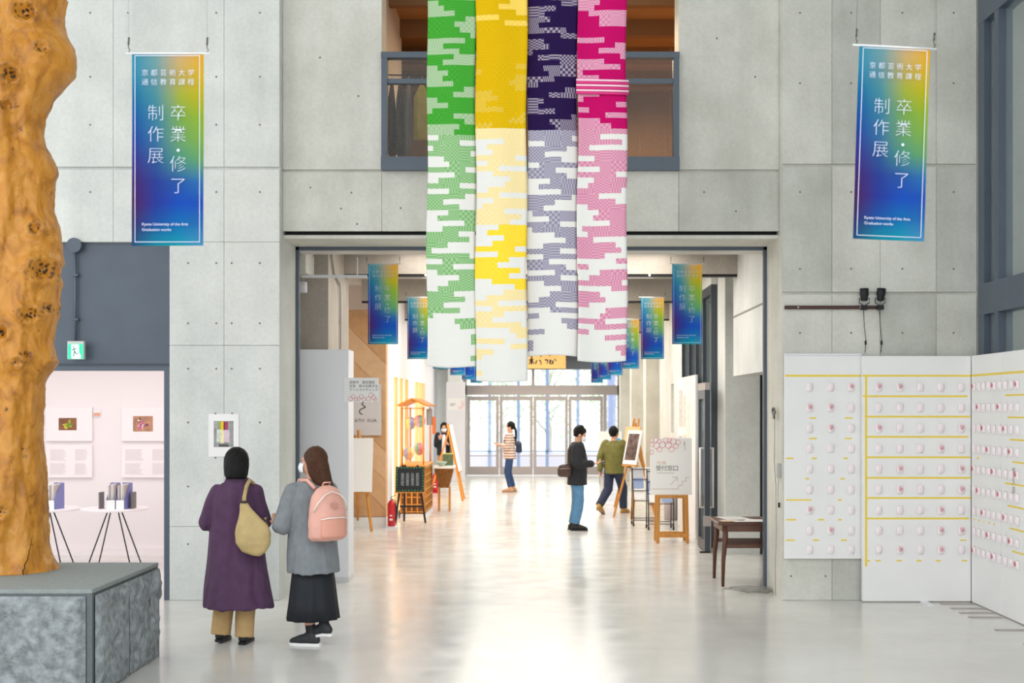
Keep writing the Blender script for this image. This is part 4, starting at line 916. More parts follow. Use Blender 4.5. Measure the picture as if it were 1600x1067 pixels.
# bamboo stall with paper globes
t = thing('bamboo_stall', (-2.22, 23.7, 0), 'honey bamboo stall with gabled top and woven lattice base', 'stall')
B(-.23, .19, -.78, .78, .06, .90).build('cabinet', mat('lattice_back', '#7a4a1c', .6), t)
for k in range(5): MB().bar((-.23+.1*k, -.80, .08), (-.23+.1*k, -.80, .90), .025).build('lattice_slat', M_wood, t)
for k in range(7): MB().bar((-.24, -.81, .10+.13*k), (.2, -.81, .10+.13*k), .018).build('lattice_slat', M_wood, t)
for k in range(7): MB().bar((.20, -.78+.26*k, .08), (.20, -.78+.26*k, .9), .022).build('lattice_slat', M_wood, t)
for k in range(7): MB().bar((.21, -.8, .10+.13*k), (.21, .8, .10+.13*k), .018).build('lattice_slat', M_wood, t)
B(-.25, .23, -.83, .83, .90, .94).build('counter', M_wood, t, bevel=.005); B(-.24, .21, -.8, .8, 0, .06).build('base', M_whitecool, t)
for x in (-.21, .17):
    for y in (-.75, .75): MB().tube([(x, y, .94), (x, y, 1.97)], .016, 8).build('post', M_wood, t, True)
for s in (-1, 1):
    M = Matrix.Translation((-.02, 0, 2.12)) @ Matrix.Rotation(s*.42, 4, 'Y')
    (MB().box(0, .30, -.9, .9, -.015, .015, M) if s > 0 else MB().box(-.30, 0, -.9, .9, -.015, .015, M)).build('roof_board', mat('roof_honey', '#c47a1c', .5), t)
MB().tube([(-.22, -.75, 1.95), (.2, -.75, 1.95)], .01, 6).build('rail', M_wood, t); MB().tube([(-.02, -.78, 2.08), (-.02, .78, 2.08)], .015, 6).build('ridge_pole', M_wood, t)
cols = ['#8f93c4', '#7fb39b', '#e3a66a', '#d97a8c', '#e8cf8a', '#c6a6c8']
for k, (xp, yp, dd, lab) in enumerate(((641, 660, 23.0, 'blue-mauve patchwork paper globe hanging highest at the stall front'), (656, 657, 23.5, 'orange-red patchwork paper globe hanging behind the blue-mauve one'), (638, 707, 23.0, 'pink and teal patchwork paper globe hanging low in the stall'), (655, 700, 23.5, 'green and orange patchwork paper globe hanging low behind'))):
    c = px(xp, yp, dd); t = thing('paper_globe', (max(c[0], -2.36), c[1], c[2]), lab, 'lantern', 'paper globes in the stall'); r = .105; n = 8
    for q in range(n):
        mb = MB(); R = []
        for i in range(11):
            z = 1-2*i/10; w = math.sqrt(max(0, 1-z*z))*(1 if z > 0 else (1-.12*z*z)); zz = r*(z if z > 0 else z*1.3)
            R.append([(r*w*math.cos(2*PI*(q+f/4)/n)+.0005, r*w*math.sin(2*PI*(q+f/4)/n), zz) for f in range(5)])
        mb.loft(R, cap=False, close=False); c_ = cols[(q*2+k) % 6]
        mb.build('gore', mat('gore_'+c_[1:], c_, .6, var=.25, vscale=16), t, True)
    MB().tube([(0, 0, r), (0, 0, (1.94 if k < 2 else 1.555)-c[2])], .002, 5).build('string', M_cord, t)
B_ = thing('side_tray', (-1.77, 24.3, 0), 'woven tray table with tapered basket beside the stall', 'table')
MB().loft([[(.20*s*a, .25*s*b, z) for a, b in ((-1, -1), (1, -1), (1, 1), (-1, 1))] for s, z in ((.45, .45), (.9, .82))]).build('basket', mat('basket_brown', '#8a5a22', .7, var=.4, vscale=30), B_)
B(-.2, .2, -.27, .27, .82, .86).build('tray_top', M_white, B_); 
for sx in (-1, 1):
    for sy in (-1, 1): MB().bar((sx*.1, sy*.12, 0), (sx*.1, sy*.12, .46), .025).build('leg', M_wood, B_)
t = thing('bowl', (-1.82, 24.15, .861), 'pale green ceramic bowl on the side tray', 'bowl'); MB().lathe((0, 0, 0), [(.04, 0), (.05, .01), (.11, .07), (.115, .085), (.10, .08), (.045, .02)], 20).build('body', mat('celadon', '#a8c4b8', .3), t, True)
t = thing('craft_box', (-1.72, 24.42, .861), 'colourful patterned box standing on the side tray', 'box'); B(-.08, .11, -.03, .03, 0, .22).build('box', mat('patchbox', '#d8b43a', .6, var=.8, vscale=18, col2='#3f7a6a'), t); B(-.085, .115, -.034, .034, .215, .235).build('lid', mat('patchlid', '#c9c06a', .6), t)
for k, (xp, y0, y1, c, lab) in enumerate(((671, 639, 664, '#8f9aa6', 'grey cloth hanging from the stall eave'), (678, 651, 678, '#e07a3a', 'orange cloth strip hanging beside the grey cloth'))):
    d = 24.3; x, _, z1 = px(xp, y0, d); z0 = Z_(y1, d); w = .055 if k == 0 else .03
    o = MB(); o.loft([[(w*math.cos(a)+.01*math.sin(9*a), .012*math.sin(3*a), z) for a in [PI*q/8 for q in range(9)]]+[(w*math.cos(a)+.01*math.sin(9*a), .012*math.sin(3*a)+.006, z) for a in [PI*q/8 for q in range(8, -1, -1)]] for z in (0, z1-z0)]); t = o.build('hanging_cloth', mat('cloth_%d' % k, c, .8)); t.location = (x, d, z0); tag(t, lab, 'cloth', 'cloths at the stall')
    MB().tube([(0, 0, z1-z0), (0, 0, 2.0-z0)], .003, 5).build('string', M_cord, t)
# white panel near the doors
t = thing('white_end_panel', (X_(705, 34)+.17, 34, 0), 'white panel with a small pink ring card near the glass doors', 'partition')
B(-.30, .20, -.05, .05, 0, 2.65).build('panel', M_whitecool, t, bevel=.004)
cdn = B(-.26, .18, -.056, -.05, 1.9, 2.22).build('card', M_paper, t)
for k, (x, z) in enumerate(((.1, 1.96), (.14, 2.02), (.06, 1.97), (.13, 2.12), (.15, 2.06))): stroke_mesh([ring_pts(x, z, .035, 12)], .008, -.0575).build('red_ring', mat('ring_soft', '#eda3a6', .7), cdn)
stroke_mesh([[(-.2, 2.07), (-.05, 2.07)], [(-.2, 2.03), (-.09, 2.03)]], .018, -.0575).build('text_line', mat('ink_light', '#9a9a9e', .8), cdn)
# hanging wooden plaque with brush calligraphy
t = thing('wooden_plaque', (0, 36.2, Z_(576, 36.2)), 'long honey wood plaque with black brush calligraphy above the doors', 'plaque')
pb_ = B(-.8, .8, -.03, .03, 0, .62).build('plank', mat('plaque_wood', '#e6b568', .5, var=.08, vscale=2, stretch=(1, 1, 6)), t, bevel=.01)
def brush(pts, w):
    mb = MB()
    for i, (a, b) in enumerate(zip(pts[:-1], pts[1:])): mb.bar((a[0], -.032, a[1]), (b[0], -.032, b[1]), .004, w*(1 if i % 2 == 0 else .7))
    mb.build('brush_stroke', M_black, pb_)
for pts, w in (([(-.24, .24), (-.12, .26)], .04), ([(-.17, .45), (-.17, .12)], .04), ([(-.18, .22), (-.24, .13)], .03), ([(-.15, .22), (-.1, .14)], .03), ([(-.02, .24), (-.06, .13)], .035), ([(.05, .25), (.10, .18), (.09, .11)], .035), ([(.2, .25), (.3, .24), (.26, .14)], .04), ([(.36, .26), (.34, .14), (.43, .14), (.44, .22), (.35, .2)], .04), ([(.47, .27), (.53, .22)], .03), ([(-.6, .4), (-.45, .42), (-.52, .2)], .04), ([(-.62, .25), (-.4, .27)], .04), ([(.0, .5), (.15, .48), (.08, .33)], .04), ([(.25, .5), (.45, .5)], .04), ([(.35, .55), (.34, .36)], .04)): brush(pts, w)
for s in (-.6, .6): MB().tube([(s, 0, .62), (s, 0, 3.63-Z_(576, 36.2))], .006, 5).build('chain', M_black, t)

# ------------------------------------------------------------------ left pier poster, exit sign, gallery
t = thing('photo_poster', px(349.5, 680, 12.997), 'white sheet with a photograph of colourful cloth taped to the pier', 'poster')
sh = B(-.153, .153, -.003, .002, -.217, .217).build('sheet', M_paper, t); M_ph = mat('photo_grey', '#9a9a98', .7, var=.25, vscale=12)
B(-.10, .10, -.0036, -.003, -.12, .145).build('photo', M_ph, sh)
for k, (x0, x1, z0, z1, c) in enumerate(((-.045, -.028, .06, .14, '#8fb43a'), (-.028, .0, .055, .142, '#f0c020'), (.0, .012, .055, .135, '#4a1f3a'), (.012, .045, .055, .138, '#a83a5e'), (-.07, -.03, -.07, .06, '#d3d8cf'), (-.03, .005, -.08, .055, '#ece4b0'), (.005, .06, -.07, .055, '#dcc3d4'), (-.05, .05, -.115, -.09, '#55504e'), (-.1, -.06, .07, .14, '#b0aaa6'))):
    B(x0, x1, -.0042, -.0036, z0, z1).build('photo_patch', mat('patch_%d' % k, c, .7, var=.15, vscale=30), sh)
for (x, z) in ((-.085, .222), (.085, .222), (-.085, -.228)): MB().ell((x, -.002, z), (.009, .004, .009), 8).build('pin', mat('pin_grey', '#77766f', .6), t, True)
t = thing('exit_sign', px(118, 547, 12.92), 'green and white illuminated running-man exit sign hanging on conduit', 'exit sign')
w, h = .085, .092
B(-w, w, 0, .05, -h, h).build('case', mat('sign_case', '#c9cdc8', .4), t, bevel=.006)
fc = B(-w*.9, w*.9, -.002, 0, -h*.95, h*.68).build('green_face', mat('exit_green', '#1fc48d', .4, emit='#1fc48d', estr=.7), t)
dw = MB().add([(-w*.5, -.003, h*.62), (w*.42, -.003, h*.62), (w*.42, -.003, -h*.25), (w*.66, -.003, -h*.62), (w*.6, -.003, -h*.93), (-w*.4, -.003, -h*.93), (-w*.5, -.003, -h*.7), (-w*.5, -.002, h*.62)], [(6, 5, 4, 3, 2, 1, 0)]).build('doorway', mat('exit_white', '#d9fff2', .4, emit='#d9fff2', estr=.8), fc)
rm = stroke_mesh([[(-.018, .016), (-.006, -.014)], [(-.006, -.014), (-.02, -.045), (-.012, -.068)], [(-.006, -.014), (.008, -.038), (.026, -.038)], [(-.016, .014), (-.034, -.002)], [(-.014, .016), (.014, .012)]], .010, -.0042); rm.ell((-.018, -.004, .034), (.008, .002, .008), 8); rm.build('running_figure', mat('exit_dark', '#2f6f62', .6), fc)
cd = thing('sign_conduit', (X_(118.5, 13.03), 13.02, Z_(533, 13.03)), 'grey conduit with round junction box above the exit sign', 'conduit')
top = Z_(384, 13.03)-Z_(533, 13.03)
MB().tube([(0, 0, 0), (0, 0, top)], .014, 8).build('pipe', M_steel, cd, True)
MB().tube([(0, .03, top), (0, -.05, top)], .075, 20).build('junction_box', M_steel, cd)
for z in (.21, .66): B(-.03, .03, -.02, .035, z, z+.02).build('clip', M_steel, cd)

GY = 16.99
def gframe(x0, x1, y0, y1, label, art=None, text=False):
    c = px((x0+x1)/2, (y0+y1)/2, GY); hw, hh_ = (x1-x0)/2*GY/FPX, (y1-y0)/2*GY/FPX
    t = thing('gallery_panel', c, label, 'picture', 'panels on the gallery wall')
    s = B(-hw, hw, -.03, .008, -hh_, hh_).build('panel', mat('panel_white', '#f8f1f1', .7), t, bevel=.002)
    if art:
        ax0, ax1, ay0, ay1, cols_ = art; f = GY/FPX; cx, cy = (x0+x1)/2, (y0+y1)/2
        p = B((ax0-cx)*f, (ax1-cx)*f, -.032, -.03, -(ay1-cy)*f, -(ay0-cy)*f).build('print', mat('art_base_'+cols_[0][1:], cols_[0], .6, var=.4, vscale=9), s)
        rg = random.Random(cols_[0])
        for q in range(12):
            u, v = rg.uniform(.25, .75), rg.uniform(.2, .8); X = ((ax0+(ax1-ax0)*u)-cx)*f; Z = -((ay0+(ay1-ay0)*v)-cy)*f
            MB().ell((X, -.033, Z), (rg.uniform(.012, .03), .002, rg.uniform(.012, .03)), 8).build('painted_patch', mat('art_'+cols_[1+q % (len(cols_)-1)][1:], cols_[1+q % (len(cols_)-1)], .6), p)
    if text:
        mb = MB(); rg = random.Random(x0)
        for blk in ((-.85, -.1, .05, .75), (.25, .8, .05, .75), (-.85, -.1, -.8, -.1), (.25, .8, -.8, -.1)):
            n = 15
            for q in range(n):
                z = (blk[2]+(blk[3]-blk[2])*q/n)*hh_; mb.box(blk[0]*hw, (blk[0]+(blk[1]-blk[0])*rg.uniform(.75, 1))*hw, -.0306, -.03, z, z+.004)
        o = mb.build('text_block', mat('text_soft', '#d5c9ca', .8), s); o['kind'] = 'stuff'
gframe(73, 145, 636, 689, 'framed white picture with a yellow-green leaf print on the gallery wall', (93, 121, 653, 672, ['#8a5a3a', '#a8b832', '#c8c23a', '#7a8a2a', '#9a4a30']))
gframe(191, 268, 636, 689, 'framed white picture with a pink flower print on the gallery wall', (209, 240, 650, 674, ['#b9886a', '#c95f8c', '#e59ab4', '#8a4a6a', '#efd8d0', '#6a4a3a']))
gframe(74, 145, 695, 746, 'white text panel below the leaf print', None, True); gframe(191, 268, 695, 746, 'white text panel below the flower print', None, True)
t = thing('wall_tag', px(151.5, 646, GY), 'tiny orange picture tag between the two gallery pictures', 'tag'); B(-.05, .05, -.004, .008, -.045, .05).build('card', M_paper, t); B(-.04, .045, -.006, -.004, -.035, .01).build('print', mat('tag_orange', '#e8a98c', .7), t)
def round_table(loc, label):
    t = thing('round_table', loc, label, 'table', 'gallery round tables')
    MB().lathe((0, 0, .70), [(.38, 0), (.405, .006), (.405, .026), (.40, .03)], 40).build('tabletop', mat('table_white', '#f3ecec', .4), t, False)
    B(-.09, .09, -.09, .09, .685, .70).build('mounting_plate', M_black, t)
    for sx in (-1, 1):
        for sy in (-1, 1): MB().tube([(sx*.065, sy*.06, .69), (sx*.27, sy*.21, .0)], .008, 6).build('leg', M_black, t, True)
TYd = 15.7
c1 = X_(179, TYd); round_table((c1, TYd, 0), 'white round table with thin black splayed legs under the flower print'); round_table((c1-.83, TYd-.02, 0), 'white round table with thin black splayed legs partly behind the tree trunk')
M_file = mat('file_violet', '#7d80b8', .5)
def magfile(loc, rz, label):
    t = thing('magazine_file', loc, label, 'magazine file', 'magazine files on the gallery tables', rz)
    prof_ = [(-.12, 0), (.12, 0), (.12, .31), (.06, .31), (-.12, .12)]
    for s in (-.05, .05): MB().loft([[(s+e, y, z) for y, z in prof_] for e in (-.0015, .0015)]).build('side_panel', M_file, t)
    B(-.05, .05, -.122, -.119, 0, .11).build('front_panel', M_paper, t); B(-.05, .05, .117, .12, 0, .31).build('back_panel', M_file, t); B(-.05, .05, -.12, .12, 0, .003).build('base_panel', M_file, t)
    for q in range(5):
        b = B(-.042+.017*q, -.028+.017*q, -.09+.008*q, .11, .004, .285+.008*(q % 3)).build('booklet', [mat('bk_a', '#d9cfc8', .7), mat('bk_b', '#b9aaa8', .7), M_paper][q % 3], t)
zt = .7305
magfile((X_(176, TYd-.15), TYd-.12, zt), .05, 'violet magazine file full of booklets, left one under the flower print'); magfile((X_(193, TYd-.15), TYd-.12, zt), -.12, 'violet magazine file full of booklets, right one under the flower print')
magfile((X_(86, TYd-.15), TYd-.14, zt), -.15, 'violet magazine file of booklets beside the tree trunk')
for k, xp in enumerate((162, 212)):
    t = MB().box(-.012, .012, -.07, .07, 0, .2).box(-.012, .012, -.07, .07, 0, .004).build('bookend', mat('bookend_grey', '#6d6663', .4, .3), bevel=.002); t.location = (X_(xp, TYd), TYd-.08, zt); tag(t, ('dark grey bookend left of the magazine files', 'dark grey bookend right of the magazine files')[k], 'bookend', 'bookends on the gallery table')

# ------------------------------------------------------------------ upper room: clothes rail
t = thing('clothes_rail', (-1.16, 14.05, 4.36), 'black metal clothes rail in the upper room behind wired glass', 'clothes rail')
MB().tube([(-.5, 0, 0), (-.5, 0, 1.25), (.5, 0, 1.22), (.5, 0, 0)], .014, 8).build('frame', M_black, t, True)
for s in (-.5, .5): MB().bar((s, -.25, .015), (s, .25, .015), .03).build('foot', M_black, t)
gc = ['#5a4650', '#4a4148', '#77706e', '#c2a83a', '#6a4a58']; gl = ['dark plum garment at the wall end of the clothes rail', 'charcoal garment hanging on the clothes rail', 'grey garment beside the yellow shirt on the rail', 'mustard yellow shirt hanging on the clothes rail', 'wine coloured garment nearest the rail end']
for k in range(5):
    x = (-1.60, -1.51, -1.42, -1.27, -1.12)[k]; t = thing('hanging_garment', (x, 14.05, 5.575), gl[k], 'garment', 'garments on the clothes rail'); R = []
    L_ = .8 if k != 3 else .62
    for i in range(9):
        z = -.06-L_*i/8; wd = .04+.17*min(1, i/2.0)+.02*i/8; th = .03+.035*min(1, i/3)
        R.append([(th*math.cos(a)*(1+.25*math.sin(5*a+k)), wd*math.sin(a), z) for a in [2*PI*q/20 for q in range(20)]])
    R = [[(y_*.42 if k == 3 else x_*.5, x_*.8 if k == 3 else y_, z_) for x_, y_, z_ in r] for r in R]
    MB().loft(R).build('cloth', mat('garment_%d' % k, gc[k], .9, var=.15, vscale=8), t, True)
    MB().tube([(0, 0, -.07), (0, 0, 0), (.015, 0, .02), (.0, 0, .035)], .004, 5).build('hanger_hook', M_chrome, t, True)

# ------------------------------------------------------------------ people
def capsule(mb, p0, r0, p1, r1, n=12):
    p0, p1 = Vector(p0), Vector(p1); d = (p1-p0); L = d.length
    if L < 1e-6: d = Vector((0, 0, 1))
    d.normalize(); u = Vector((0, 0, 1)) if abs(d.z) < .9 else Vector((1, 0, 0)); a = d.cross(u).normalized(); b = a.cross(d); R = []
    for k in range(5):
        t = -PI/2+PI/2*k/4; R.append((p0+d*r0*math.sin(t), max(r0*math.cos(t), r0*.03)))
    for k in range(5):
        t = PI/2*k/4; R.append((p1+d*r1*math.sin(t), max(r1*math.cos(t), r1*.03)))
    mb.loft([[c+a*q*math.cos(2*PI*k/n)+b*q*math.sin(2*PI*k/n) for k in range(n)] for c, q in R])
def chain(mb, pts):
    for (p, r), (q, s) in zip(pts[:-1], pts[1:]): capsule(mb, p, r, q, s)
def rings(mb, lst, n=28, M=None, pleat=0, pn=9):
    """lst: (z, rx, ry, cx, cy)"""
    R = []
    for i, (z, rx, ry, cx, cy) in enumerate(lst):
        w = pleat*i/(len(lst)-1)
        ring = [Vector((cx+rx*math.cos(2*PI*k/n)*(1+w*math.sin(pn*2*PI*k/n)), cy+ry*math.sin(2*PI*k/n)*(1+w*math.sin(pn*2*PI*k/n)), z)) for k in range(n)]
        R.append([M @ p for p in ring] if M else ring)
    mb.loft(R)
def organic(mb, name, voxel=.009, smooth=4, amp=0, freq=(7, 7, 3), seed=0, factor=.5):
    me = mb.mesh('tmp'); o = bpy.data.objects.new('tmp', me)
    bm = bmesh.new(); bm.from_mesh(me); bmesh.ops.recalc_face_normals(bm, faces=bm.faces[:]); bm.to_mesh(me); bm.free()
    m = o.modifiers.new('r', 'REMESH'); m.mode = 'VOXEL'; m.voxel_size = voxel
    if smooth: m2 = o.modifiers.new('s', 'SMOOTH'); m2.iterations = smooth; m2.factor = factor
    r = evaluated_mesh(o); r.name = name
    if amp:
        F = Vector(freq)
        nv = len(r.vertices); co = [0.0]*(3*nv); no = [0.0]*(3*nv); r.vertices.foreach_get('co', co); r.vertex_normals.foreach_get('vector', no)
        for i in range(0, 3*nv, 3):
            q = Vector((co[i]*F.x+seed, co[i+1]*F.y, co[i+2]*F.z)); a = amp*(noise.noise(q)+.5*noise.noise(q*2.1))
            for k in range(3): co[i+k] += no[i+k]*a
        r.vertices.foreach_set('co', co)
    r.polygons.foreach_set('use_smooth', [True]*len(r.polygons)); r.materials.clear(); r.update(); return r
def hand(mb, wrist, fdir, pnorm, side, curl=.5, s=1.0):
    """five separate fingers; fdir along the palm, pnorm out of the palm, side: thumb direction"""
    w = Vector(wrist); f = Vector(fdir).normalized(); n = Vector(pnorm).normalized(); t = f.cross(n).normalized()*side
    for k in (-1.5, -.5, .5, 1.5): capsule(mb, w+t*.010*k*s, .014*s, w+f*.078*s+t*.0165*k*s, .011*s, 8)
    for k, L in ((1.5, .068), (.5, .078), (-.5, .072), (-1.5, .056)):
        p = w+f*.078*s+t*.0175*k*s; a = p+(f*math.cos(curl*.6)+n*math.sin(curl*.6))*L*.45*s; b = a+(f*math.cos(curl*1.5)+n*math.sin(curl*1.5))*L*.32*s; c = b+(f*math.cos(curl*2.2)+n*math.sin(curl*2.2))*L*.25*s
        chain(mb, [(p, .0092*s), (a, .0088*s), (b, .0080*s), (c, .0070*s)])
    p = w+f*.022*s+t*.022*s; a = p+(t*.75+f*.65+n*.25).normalized()*.038*s; b = a+(t*.25+f*.85+n*.5).normalized()*.032*s
    chain(mb, [(p, .0125*s), (a, .0100*s), (b, .0082*s)])
M_eye = mat('eye_dark', '#1a1614', .2)
class Fig:
    def __init__(s, name_loc, rz, label, H, head=(0, 0, 0), lean=0.0, pelvis=(0, 0)):
        s.t = thing('person', name_loc, label, 'person', None, rz); s.k = H/1.6; k = s.k; s.lean = lean
        s.neck = Vector((pelvis[0]+0, lean*1.33, 1.345))*1
        s.HM = Matrix.Translation(s.neck+Vector((0, 0, .03))) @ Euler(head).to_matrix().to_4x4() @ Matrix.Translation((0, 0, -1.375))
        s.S = Matrix.Scale(k, 4)
    def fin(s, mb): mb.v = [tuple(s.S @ Vector(p)) for p in mb.v]; return mb
    def head(s, mb):
        h = MB()
        h.ell((0, -.008, 1.505), (.074, .092, .098), 18); h.ell((0, .030, 1.45), (.057, .062, .070), 16); h.ell((0, .045, 1.415), (.036, .04, .03), 12)
        capsule(h, (0, .088, 1.49), .009, (0, .104, 1.458), .014); h.ell((0, .083, 1.428), (.022, .014, .010), 10)
        h.ell((0, .076, 1.512), (.05, .018, .012), 12)
        for sx in (-1, 1): h.ell((sx*.076, -.004, 1.475), (.010, .022, .032), 10); h.ell((sx*.034, .068, 1.46), (.02, .02, .02), 10)
        h.v = [tuple(s.HM @ Vector(p)) for p in h.v]; mb.add(h.v, h.f)
        capsule(mb, s.neck-Vector((0, .005, .06)), .055, s.HM @ Vector((0, -.005, 1.43)), .05)
    def body(s, arms, legs, curl=(.5, .5), palms=None, vox=.008):
        """arms: [(shoulder, elbow, wrist, fdir, pnorm)] right then left; legs: [(hip, knee, ankle, toe)]"""
        mb = MB(); s.arms, s.legs = arms, legs; l = s.lean
        rings(mb, [(.80, .15, .105, 0, l*.8), (.95, .125, .092, 0, l*.95), (1.1, .138, .10, 0, l*1.1), (1.22, .150, .09, 0, l*1.25), (1.29, .11, .07, 0, l*1.32), (1.36, .05, .05, 0, l*1.36)])
        for i, (sh, el, wr, fd, pn) in enumerate(arms):
            chain(mb, [(sh, .040), (el, .034), (wr, .026)]); hand(mb, wr, fd, pn, 1 if i == 0 else -1, curl[i], 1.0)
        for (hp, kn, an, to) in legs:
            chain(mb, [(hp, .080), (kn, .055), (an, .040)]); chain(mb, [(an, .034), (Vector(an)*.45+Vector(to)*.55-Vector((0, 0, .012)), .024), (to, .018)])
        s.head(mb); s.fin(mb)
        b = obj('body', organic(mb, 'body', vox*1.0, 2), M_skin, s.t)
        for sx in (-1, 1):
            e = MB().ell((sx*.034, .0835, 1.478), (.011, .006, .006), 8); e.v = [tuple(s.S @ (s.HM @ Vector(p))) for p in e.v]; e.build('eye', M_eye, s.t, True)
        return b
    def part(s, mb, name, material, vox=.009, smooth=4, amp=0, freq=(7, 7, 3), parent=None, headspace=False, factor=.5, seed=0):
        if headspace: mb.v = [tuple(s.HM @ Vector(p)) for p in mb.v]
        s.fin(mb); return obj(name, organic(mb, name, vox, smooth, amp, freq, seed, factor), material, parent or s.t)
    def raw(s, mb, name, material, parent=None, headspace=False, smooth=True):
        if headspace: mb.v = [tuple(s.HM @ Vector(p)) for p in mb.v]
        s.fin(mb); return mb.build(name, material, parent or s.t, smooth)
    def hair(s, kind, material):
        h = MB()
        h.ell((0, -.024, 1.522), (.092, .099, .102), 18)
        if kind == 'bob':
            h.ell((0, -.03, 1.52), (.102, .104, .105), 18); rings(h, [(1.355, .080, .066, 0, -.052), (1.39, .096, .080, 0, -.045), (1.45, .104, .092, 0, -.036), (1.52, .104, .096, 0, -.03), (1.56, .09, .09, 0, -.026)])
        if kind == 'short':
            rg = random.Random(2)
            for k in range(40):
                a = rg.uniform(0, 2*PI); e = rg.uniform(.2, 1.4); h.ell((.078*math.cos(a)*math.cos(e), -.018+.086*math.sin(a)*math.cos(e), 1.53+.085*math.sin(e)), (.022, .022, .020), 8)
            rings(h, [(1.43, .04, .035, 0, -.06), (1.48, .072, .055, 0, -.045), (1.52, .08, .07, 0, -.03)])
        if kind == 'long':
            chain(h, [((0, -.04, 1.50), .082), ((.0, -.085, 1.40), .072), ((.0, -.125, 1.30), .062), ((.0, -.155, 1.22), .035)])
            for sx in (-1, 1): chain(h, [((sx*.062, .0, 1.50), .034), ((sx*.066, -.02, 1.42), .032), ((sx*.05, -.07, 1.32), .03)])
        if kind == 'pony':
            rings(h, [(1.44, .05, .04, 0, -.055), (1.49, .078, .065, 0, -.035), (1.53, .084, .08, 0, -.025)])
            chain(h, [((0, -.09, 1.50), .034), ((0, -.13, 1.42), .028), ((.0, -.135, 1.25), .026), ((.0, -.12, 1.08), .016)])
        # keep the face clear
        return s.part(h, 'hair', material, .009, 3, .004, (40, 40, 8), headspace=True)
    def mask(s):
        m = MB(); R = []
        for i in range(7):
            z = 1.478-.075*i/6; w = .056+.006*math.sin(PI*i/6); ring = []
            for k in range(13):
                a = PI*(.06+.88*k/12); ring.append((w*1.12*math.cos(a), .040+(.066+.014*math.sin(PI*i/6))*math.sin(a), z))
            R.append(ring)
        m.loft(R, cap=False, close=False); o = s.raw(m, 'face_mask', M_mask, headspace=True)
        md = o.modifiers.new('thickness', 'SOLIDIFY'); md.thickness = .003
    def shoe(s, i, material, sole, boot=False):
        hp, kn, an, to = s.legs[i]; an, to = Vector(an), Vector(to); f = (to-an); f.z = 0; f.normalize(); z0 = min(an.z-.085, to.z-.03)
        m = MB(); heel = an-f*.035; pitch = (to.z-.03)-(an.z-.085)
        def P(d, z): return Vector((an.x+f.x*d, an.y+f.y*d, an.z-.085+z+pitch*max(0, d)/max(.05, (Vector((to.x-an.x, to.y-an.y, 0))).length)))
        chain(m, [(P(-.035, .048), .040), (P(.04, .058), .045), (P(.10, .044), .041), (P(.16, .032), .028)]); chain(m, [(P(-.015, .07), .044), (P(.0, .085), .047)])
        up = s.part(m, 'shoe', material, .008, 3)
        so = MB(); sd = Vector((-f.y, f.x, 0)); R = []
        for d, w in ((-.078, .020), (-.06, .034), (0, .036), (.06, .040), (.13, .040), (.175, .030), (.192, .012)):
            c = P(d, 0); R.append([c+sd*w, c-sd*w, c-sd*w*.96+Vector((0, 0, .022)), c+sd*w*.96+Vector((0, 0, .022))])
        so.loft(R); s.raw(so, 'sole', sole, up, smooth=False)
def sleeves(mb, arms, r0=.068, r1=.056, r2=.046, frac=1.0):
    for sh, el, wr, *_ in arms:
        sh, el, wr = Vector(sh), Vector(el), Vector(wr); chain(mb, [(sh, r0), (el, r1), (el+(wr-el)*frac, r2)])
def trousers(mb, legs, r0=.098, r1=.072, r2=.060, cut=.09, l=0.0):
    rings(mb, [(.78, .155, .115, 0, l), (.88, .155, .115, 0, l), (.98, .135, .10, 0, l)])
    for hp, kn, an, to in legs:
        an = Vector(an); kn = Vector(kn); e = an+(kn-an).normalized()*cut; chain(mb, [(hp, r0), (kn, r1)])
        d = (e-kn).normalized(); a = d.cross(Vector((1, 0, 0))).normalized(); b = a.cross(d); n = 16
        mb.loft([[c+a*r*math.cos(2*PI*k/n)+b*r*math.sin(2*PI*k/n) for k in range(n)] for c, r in ((kn-d*.03, r1), (kn, r1), ((kn+e)/2, (r1+r2)/2), (e, r2))])

# woman in the purple coat, seen from behind
A = Fig((X_(370, 10.65), 10.65, 0), 0, 'person in a long purple coat and beige trousers carrying a beige shoulder bag', 1.605, head=(-.12, 0, .08))
armsA = [((.155, 0, 1.25), (.215, .03, 1.0), (.13, .22, 1.05), (-.3, 1, .1), (0, .1, 1)), ((-.165, 0, 1.25), (-.255, .01, 1.0), (-.20, .23, .98), (.3, 1, .1), (0, .1, 1))]
legsA = [((.075, 0, .82), (.075, .03, .46), (.07, -.03, .085), (.085, .12, .03)), ((-.085, 0, .82), (-.10, .06, .46), (-.135, .02, .10), (-.12, .17, .035))]
A.body(armsA, legsA, (1.0, 1.0))
c = MB(); rings(c, [(.30, .30, .23, .015, -.02), (.31, .30, .235, .015, -.02), (.55, .265, .195, .0, 0), (.85, .222, .16, -.01, 0), (1.05, .208, .145, -.012, 0), (1.2, .20, .138, -.01, 0), (1.28, .175, .12, -.005, 0), (1.33, .12, .095, 0, 0), (1.365, .075, .075, 0, 0)])
sleeves(c, armsA, .072, .072, .064, .38); coat = A.part(c, 'coat', mat('purple_wool', '#4f3350', .9, var=.12, vscale=14, bump=.15, bscale=150), .010, 2, .020, (10, 10, 1.3))
cl = MB(); rings(cl, [(1.325, .095, .085, 0, -.005), (1.345, .10, .09, 0, -.005), (1.375, .085, .08, 0, .0)]); A.part(cl, 'collar', mat('purple_wool2', '#48304a', .9), .009, 2, parent=coat)
c = MB(); trousers(c, legsA, .098, .085, .082, -.035); A.part(c, 'trousers', mat('beige_cotton', '#bb9a68', .85, var=.08, vscale=12), .010, 3, .005, (9, 9, 3))
A.hair('bob', M_hair); A.shoe(0, M_black, M_black); A.shoe(1, M_black, M_black)
